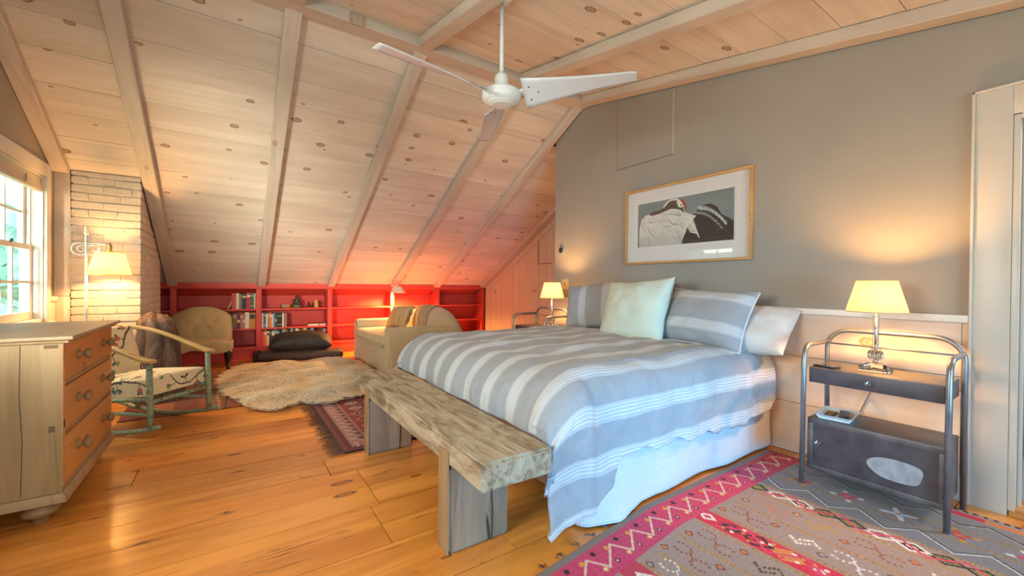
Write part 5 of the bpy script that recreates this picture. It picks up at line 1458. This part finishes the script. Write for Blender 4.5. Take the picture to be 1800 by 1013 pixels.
# one bent wood bow: arm, round the back, arm
bow = [(.315, 1.0, .545), (.24, 1.03, .556), (.10, 1.05, .60), (-.10, 1.05, .668), (-.28, 1.02, .715), (-.42, .88, .738), (-.50, .55, .75), (-.525, 0, .755)]
pts = [Vector((x, k*hw, z)) for x, k, z in bow]+[Vector((x, -k*hw, z)) for x, k, z in bow[-2::-1]]
fine = []
for i in range(len(pts)-1):
    p0, p1, p2, p3 = pts[max(0, i-1)], pts[i], pts[i+1], pts[min(len(pts)-1, i+2)]
    for q in range(4):
        t = q/4; fine.append(.5*((2*p1)+(p2-p0)*t+(2*p0-5*p1+4*p2-p3)*t*t+(3*p1-p0-3*p2+p3)*t**3))
fine.append(pts[-1])
m = MB(); n_ = len(fine); prof = [(-1, -.6), (-.8, -1), (.8, -1), (1, -.6), (1, .6), (.8, 1), (-.8, 1), (-1, .6)]
for i, p in enumerate(fine):
    t = (fine[min(n_-1, i+1)]-fine[max(0, i-1)]).normalized(); sd = t.cross(Vector((0, 0, 1))).normalized(); u_ = sd.cross(t)
    w_ = .021+.016*max(0, 1-min(i, n_-1-i)/9); 
    if i in (0, n_-1): w_ *= .55
    m.v += [tuple(p+sd*a*w_+u_*b*.0115) for a, b in prof]
for i in range(n_-1):
    for q in range(8): m.f.append((i*8+q, i*8+(q+1) % 8, (i+1)*8+(q+1) % 8, (i+1)*8+q))
m.f += [tuple(range(8)), tuple(range((n_-1)*8, n_*8))[::-1]]; m.m = [0]*len(m.f)
m.build('arm_bow', armw, rk, smooth='angle')
# floral upholstery
def chintz(X, Y, seed):
    c = Canvas(X, Y, S(236,216,174)); q = random.Random(seed)
    BR, LF, GN2, RS, YG = S(96,84,80), S(78,84,84), S(120,128,110), S(196,112,100), S(170,168,90)
    W_, H_ = X.max()-X.min(), Y.max()-Y.min(); x0_, y0_ = X.min(), Y.min()
    for b in range(3):
        x, y = x0_+W_*(.1+.3*b), y0_+H_*(.05 if b % 2 else .9); a = q.uniform(-.3, .3)+(.9 if b % 2 else -.8)
        for st in range(26):
            nx, ny = x+.024*cos(a), y+.024*sin(a); c.line([(x, y), (nx, ny)], .018*(1-st/34), BR); x, y = nx, ny; a += q.uniform(-.45, .45)
            if st % 4 == 1:
                an = a+q.choice([-1.2, 1.2]); tx, ty = x+.05*cos(an), y+.05*sin(an); c.line([(x, y), (tx, ty)], .006, BR)
                for l in range(4):
                    la = an+q.uniform(-1.3, 1.3); c.ell(tx+.022*cos(la), ty+.022*sin(la), .018, .009, la, q.choice([LF, LF, GN2, YG]))
                if q.random() < .4:
                    for r in range(4): c.ell(tx+.012*cos(r*1.6), ty+.012*sin(r*1.6), .010, .010, 0, RS)
    return c
def pad(name, w, d, th, parent, loc, rot, seed, dome=.03):
    """upholstered pad: w along local y, d along local x, printed cloth over top and edges"""
    n = 130; g = np.linspace(-1, 1, n); U, Vv = np.meshgrid(g, g)
    ext = th*.9
    X = U*(d/2+ext); Y = Vv*(w/2+ext)
    ox = np.maximum(np.abs(X)-d/2+.02, 0); oy = np.maximum(np.abs(Y)-w/2+.02, 0)
    r = .02; over = np.sqrt(ox**2+oy**2)
    px2 = np.sign(X)*np.minimum(np.abs(X), d/2-.02+r*np.sin(np.minimum(ox/r, pi/2)) if False else np.minimum(np.abs(X), d/2)); py2 = np.sign(Y)*np.minimum(np.abs(Y), w/2)
    Z = th+dome*(1-(px2/(d/2))**2)*(1-(py2/(w/2))**2)-np.maximum(np.maximum(np.abs(X)-d/2, np.abs(Y)-w/2), 0)*1.0-.008*np.clip(over/.02, 0, 1)
    c = chintz(X, Y, seed)
    o = np_grid_mesh(name, np.stack([px2, py2, np.maximum(Z, 0)], -1).reshape(-1, 3), n, n, M['chintz'], parent, color=c.C, smooth=True)
    o.location = loc; o.rotation_euler = rot
    return o
pad('seat', .48, .58, .13, rk, (-.03, 0, .262), (0, -.09, 0), 3, .035)
pad('backrest', .45, .46, .05, rk, (-.38, 0, .52), (0, radians(72), 0), 8, .02)
for s in (1, -1): MB().tube([(-.302, s*.228, .325), (-.435, s*.222, .735)], .014, 8).build('back_post', plain('pale_welt', S(222,210,184), .8) if 'pale_welt' not in bpy.data.materials else bpy.data.materials['pale_welt'], rk, smooth=True)
m = MB(); m.grid(lambda u, v: (-.35-.145*v, -.22+.44*u, .30+.43*v), 10, 8); m.build('back_lining', M['linen'], rk, smooth=True, solid=.006)

# ---------------------------------------------------------------- tufted slipper chair
sc_ = thing('slipper_chair', 'low olive tufted slipper chair with carved black legs before the bookcase', 'chair', (-.35, 6.70, 0)); sc_.rotation_euler = (0, 0, -.10)
OL = M['olive']          # facing local -y
def seat_top(u, v):
    w = .385-.025*v; x = (2*u-1)*w; y = -.27+.44*v
    e = max(0, 1-abs(2*u-1)**4)*max(0, 1-abs(2*v-1)**4)
    return (x, y-.03*(1-(2*u-1)**2)*(1-v), .335+.05*e**.5)
def apron(u, v):
    x = (2*u-1)*.387; y = -.275-.03*(1-(2*u-1)**2)
    low = .205+.045*abs(sin(pi*u))**1.0+.02*cos(4*pi*u)
    return (x, y-.004*sin(pi*v), .337*(1-v)+low*v)
m = MB(); m.grid(seat_top, 26, 22); m.build('seat', OL, sc_, smooth=True, solid=.03)
m = MB(); m.grid(apron, 36, 6); m.build('apron', OL, sc_, smooth=True, solid=.015)
for s in (1, -1):
    m = MB(); m.grid(lambda u, v: (s*(.387-.025*u), -.27+.45*u, .337*(1-v)+(.215+.04*sin(pi*u))*v), 20, 5); m.build('apron', OL, sc_, smooth=True, solid=.015)
bt_ = [(x, z) for z in (.50, .60) for x in ((-.15, 0, .15) if z > .55 else (-.075, .075))]
def backrest(u, v):
    s = 2*u-1
    z = .345+.435*v*(1-.10*abs(s)**3)
    w = .345-.045*v+.012*sin(pi*v)
    if v > .75: w *= sqrt(max(0.02, 1-((v-.75)/.25)**2*.55))
    x = s*w; y = .10+.19*v+.0*s-.05*(1-s*s)*(1-v)-.05*abs(s)**2*(1-v)*0
    for bx_, bz in bt_: y += .022*math.exp(-((x-bx_)**2+(z-bz)**2)/.0016)
    y -= .045*max(0, 1-abs(s)**4)*sin(pi*min(1, max(0, v)))**.6
    return (x, y, z)
m = MB(); m.grid(backrest, 60, 50); m.build('backrest', OL, sc_, smooth=True, solid=.05)
m = MB()
for bx_, bz in bt_:
    v = (bz-.345)/.435; p = backrest((bx_/.36+1)/2, v); m.ball((p[0], p[1]-.004, bz), .011, .006, .011, 8, 6)
m.build('tufting_buttons', OL, sc_, smooth=True)
m = MB(); pp2 = [backrest(0, v) for v in np.linspace(0, 1, 16)]+[backrest(u, 1) for u in np.linspace(.04, .96, 20)]+[backrest(1, v) for v in np.linspace(1, 0, 16)]
m.tube(pp2, .008, 6); m.build('piping', OL, sc_, smooth=True)
for s in (1, -1):
    MB().tube([(s*.345, -.245, .26), (s*.365, -.262, .19), (s*.345, -.25, .11), (s*.342, -.262, .05), (s*.355, -.285, .02)], [.034, .036, .021, .014, .021], 10).build('front_leg', M['darkwood'], sc_, smooth=True)
    MB().tube([(s*.27, .17, .26), (s*.27, .19, .13), (s*.275, .235, .005)], [.024, .019, .013], 8).build('back_leg', M['darkwood'], sc_, smooth=True)

# ---------------------------------------------------------------- framed print of a crane
pc = thing('framed_picture', 'framed photograph of a preening white crane above the bed', 'picture', (XR-.001, 2.107, 1.68))
rot90 = (0, 0, 0)
W_, H_ = .592, .35      # half sizes (y, z)
oak = wood('oak_frame', (.62,.34,.12), (.50,.25,.08), rough=.4, axis=1, grain=20, tint=0)
m = MB(); t = .020
m.box(-.034, -.001, -W_, W_, H_-t, H_); m.box(-.034, -.001, -W_, W_, -H_, -H_+t); m.box(-.034, -.001, -W_, -W_+t, -H_+t, H_-t); m.box(-.034, -.001, W_-t, W_, -H_+t, H_-t)
m.build('frame', oak, pc, bevel=.002)
MB().box(-.012, -.004, -W_+t, W_-t, -H_+t, H_-t).build('mount', plain('warm_white_mount', (.72,.68,.64), .8), pc)
iw, ih, cz = .452, .202, .012
m = MB(); m.box(-.0135, -.0125, -iw-.022, iw+.022, ih+cz+.012, ih+cz+.015); m.box(-.0135, -.0125, -iw-.022, iw+.022, -ih+cz-.016, -ih+cz-.013); m.box(-.0135, -.0125, -iw-.024, -iw-.021, -ih+cz-.016, ih+cz+.015); m.box(-.0135, -.0125, iw+.021, iw+.024, -ih+cz-.016, ih+cz+.015)
m.build('mount_bevel', plain('mount_bevel_white', (.85,.83,.80), .7), pc)
def crane(X, Y):
    # X from left (0) to right (.904), Y up 0..(.404), seen from the room
    Wd, Hd = 2*iw, 2*ih
    c = Canvas(X, Y, S(128,136,136)); n = np.sin(X*9+Y*7)*.5+np.sin(X*4-Y*11+1)*.5
    c.mix(.35*np.clip(n, 0, 1), S(158,166,168)); c.mix(.5*np.clip(1-Y/.25, 0, 1), S(112,108,104))
    f = lambda pts: [(x*Wd, y*Hd) for x, y in pts]
    WHT, SH, DKB = S(214,208,196), S(170,162,150), S(70,62,58)
    tail = f([(.52,.40),(.60,.52),(.66,.66),(.73,.76),(.79,.76),(.85,.68),(.89,.52),(.96,.42),(1.0,.36),(1.0,.0),(.52,.0)])
    k = c.poly(tail, DKB)
    for i in range(30):
        a = i/30; x, y = (.68+.26*a)*Wd, (.70-.40*a*a+.02*sin(i*2))*Hd; c.ell(x, y, .020, .0045, -.9-.3*a, S(190,190,182)); c.ell(x-.03, y-.035, .014, .004, -.8, S(150,150,146))
    for i in range(7): c.line(f([(.56+.05*i, .52-.03*i), (.66+.05*i, .26-.02*i), (.74+.04*i, .04)]), .004, S(92,84,78))
    body = f([(.02,.0),(.02,.42),(.04,.62),(.09,.72),(.18,.76),(.30,.80),(.40,.84),(.47,.80),(.55,.66),(.62,.58),(.655,.56),(.63,.50),(.60,.46),(.61,.42),(.57,.36),(.55,.24),(.52,.10),(.50,.0)])
    k = c.poly(body, WHT); c.mix(k*np.clip((.34-Y/Hd)*1.6, 0, .75), SH)
    for pts in ([(.05,.50),(.11,.30),(.14,.06)], [(.08,.58),(.20,.54),(.30,.56)], [(.26,.56),(.30,.42),(.38,.40),(.44,.46)], [(.36,.58),(.40,.46),(.48,.42),(.52,.34)], [(.30,.70),(.40,.68),(.50,.60)], [(.46,.70),(.52,.58),(.58,.50)], [(.42,.36),(.47,.22),(.50,.06)], [(.12,.44),(.16,.28),(.24,.14)]):
        c.line(f(pts), .010, SH); c.line([(x+.004, y-.006) for x, y in f(pts)], .005, S(140,132,122))
    for i in range(9): c.line(f([(.50+.012*i, .60-.045*i), (.57+.012*i, .55-.045*i), (.62+.008*i, .51-.05*i)]), .010, S(224,220,208))
    q = random.Random(9)
    for i in range(150):
        u, w_ = q.uniform(.05, .56), q.uniform(.02, .72)
        if w_ > .74-.25*abs(u-.3): continue
        g = q.uniform(-16, 12)-max(0, .36-w_)*70
        an = -.35-1.0*max(0, .5-w_)+q.uniform(-.3, .3)
        a_ = np.exp(-(((X-u*Wd)*cos(an)+(Y-w_*Hd)*sin(an))/.034)**2-((-(X-u*Wd)*sin(an)+(Y-w_*Hd)*cos(an))/.010)**2)*k
        c.mix(a_*.75, S(212+g, 206+g, 194+g))
    neck = f([(.15,.78),(.17,.82),(.24,.83),(.31,.86),(.345,.96),(.39,1.04),(.455,1.06),(.50,1.0),(.49,.90),(.46,.84),(.38,.88),(.33,.80),(.26,.76),(.18,.74)])
    nk = [(x, min(y, .985)) for x, y in [(a, b*.92) for a, b in [(.16,.80),(.18,.85),(.25,.86),(.31,.90),(.345,.99),(.39,1.05),(.45,1.06),(.49,1.02),(.53,.94),(.55,.84),(.545,.74),(.52,.72),(.50,.78),(.46,.82),(.42,.84),(.38,.85),(.33,.82),(.27,.78),(.20,.76)]]]
    c.poly(f(nk), S(94,78,66)); c.line(f([(.31,.85),(.35,.94),(.39,.975),(.45,.97),(.48,.93)]), .014, S(226,220,210))
    c.poly(f([(.45,.97),(.48,.945),(.51,.88),(.525,.80),(.50,.77),(.47,.80),(.455,.88)]), S(222,216,204)); c.poly(f([(.475,.955),(.51,.94),(.545,.86),(.548,.76),(.53,.80),(.515,.88)]), S(176,64,44))
    c.line(f([(.525,.80),(.535,.68),(.54,.62)]), .010, S(200,190,176)); c.ell(.50*Wd, .83*Hd, .006, .008, 0, S(40,30,28))
    c.ell(.20*Wd, .735*Hd, .055, .014, .05, S(98,80,68)); c.line(f([(.26,.755),(.34,.79)]), .010, S(98,80,68))
    return c
nu, nv = 300, 136
X, Y = np.meshgrid(np.linspace(0, 2*iw, nu), np.linspace(0, 2*ih, nv)); cc = crane(X, Y)
V = np.stack([np.full(X.shape, -.0145), iw-X, Y-ih+cz], -1).reshape(-1, 3)
pr = np_grid_mesh('print', V, nu, nv, M['print'], pc, color=cc.C, smooth=False)
MB().box(-.0225, -.0205, -W_+t, W_-t, -H_+t, H_-t).build('glass', M['clear'], pc)
m = MB(); m.tube([(-.010, .19, H_+.001), (-.02, .185, H_+.004), (-.024, .17, H_+.001)], .0025, 6); m.tube([(-.024, .172, H_+.001), (-.02, .165, H_+.004), (-.012, .16, H_+.001)], .0025, 6); m.build('hanger', M['darkwood'], pc)

# ---------------------------------------------------------------- switch plate and round wall control
sp = thing('switch_plate', 'cream double switch plate on the wall above the far lamp', 'switch', (XR-.0005, 3.595, 1.14))
MB().box(-.006, 0, -.058, .058, -.058, .058).build('plate', plain('ivory_plastic', (.70,.55,.28), .4), sp, bevel=.003)
for yy in (-.024, .024): MB().box(-.014, -.0062, -.005, .005, -.012, .010).build('toggle', M['white'], sp, bevel=.002)
m = MB()
for yy in (-.024, .024):
    for zz_ in (-.03, .03): m.lathe([(.004,0),(.003,.002)], (-.006, yy, zz_), (-1,0,0), 8)
m.build('screw', M['chrome'], sp)
tc_ = thing('thermostat', 'small round dark dial control on the gable wall near the corner', 'thermostat', (XR-.0005, 3.655, 1.535))
MB().lathe([(.036,0),(.036,.018),(.033,.024)], (0,0,0), (-1,0,0), 24).build('ring', M['chrome'], tc_, smooth='angle')
MB().lathe([(.031,.0245),(.029,.032),(.001,.033)], (0,0,0), (-1,0,0), 24).build('dial', M['black'], tc_, smooth='angle')

# ---------------------------------------------------------------- ceiling fan
fn = thing('ceiling_fan', 'white three bladed ceiling fan on a long down rod', 'fan', (1.430, 2.238, 2.331))
zc_ = zb(2.238)-2.331
MB().lathe([(.020,zc_-.020),(.050,zc_-.016),(.058,zc_-.008),(.058,zc_-.001)], n=24).build('ceiling_cup', M['enamel'], fn, smooth='angle')
MB().tube([(0,0,.10),(0,0,zc_-.012)], .0135, 12).build('down_rod', M['enamel'], fn, smooth=True)
MB().lathe([(.047,.036),(.047,.118),(.043,.134),(.028,.148),(.016,.156),(.013,.165)], n=26).build('yoke_cover', M['enamel'], fn, smooth='angle')
MB().lathe([(.001,-.056),(.058,-.054),(.062,-.050),(.080,-.047),(.084,-.042),(.104,-.036),(.118,-.024),(.125,-.010),(.1255,.022),(.118,.031),(.048,.036)], n=44).build('motor_housing', M['enamel'], fn, smooth='angle')
MB().lathe([(.060,-.0485),(.062,-.0455)], n=30).build('motor_ring', M['fan_blade'], fn)
def blade(an):
    R_ = Matrix.Rotation(an, 4, 'Z')
    def P(u, v):
        x = .150+.685*u
        ch = .105*(1-u)**1.4+.100
        ch *= sqrt(max(.05, 1-max(0, (u-.955)/.045)**3*.30))
        p = radians(PITCH_S*(30*(1-u)**1.2+7))
        yy = (v-.52)*ch+.012*(1-u)
        return tuple(R_ @ Vector((x, yy*cos(p), .008+yy*sin(p))))
    m = MB(); m.grid(P, 20, 7)
    o = m.build('blade', M['fan_blade'], fn, smooth=True, solid=.004)
    b = MB(); b.grid(lambda u, v: tuple(R_ @ Vector((.09+.12*u, (v-.5)*(.03+.05*u)*cos(PITCH_S*radians(38*u)), .013+(v-.5)*(.03+.05*u)*sin(PITCH_S*radians(38*u))))), 6, 4)
    b.build('blade_iron', M['enamel'], fn, smooth=True, solid=.004)
    for u, v in ((.06, .30), (.06, .72), (.14, .5)):
        p = Vector(P(u, v)); q = radians(PITCH_S*(30*(1-u)**1.2+7)); nrm = R_ @ Vector((0, sin(q), -cos(q)))
        MB().lathe([(.006,0),(.004,.004)], p+nrm*.004, nrm, 8).build('screw', M['steel'], o)
PITCH_S = -1
A0 = atan2(1.64-2.338, 2.02-1.494)
for q in range(3): blade(A0+q*2*pi/3)
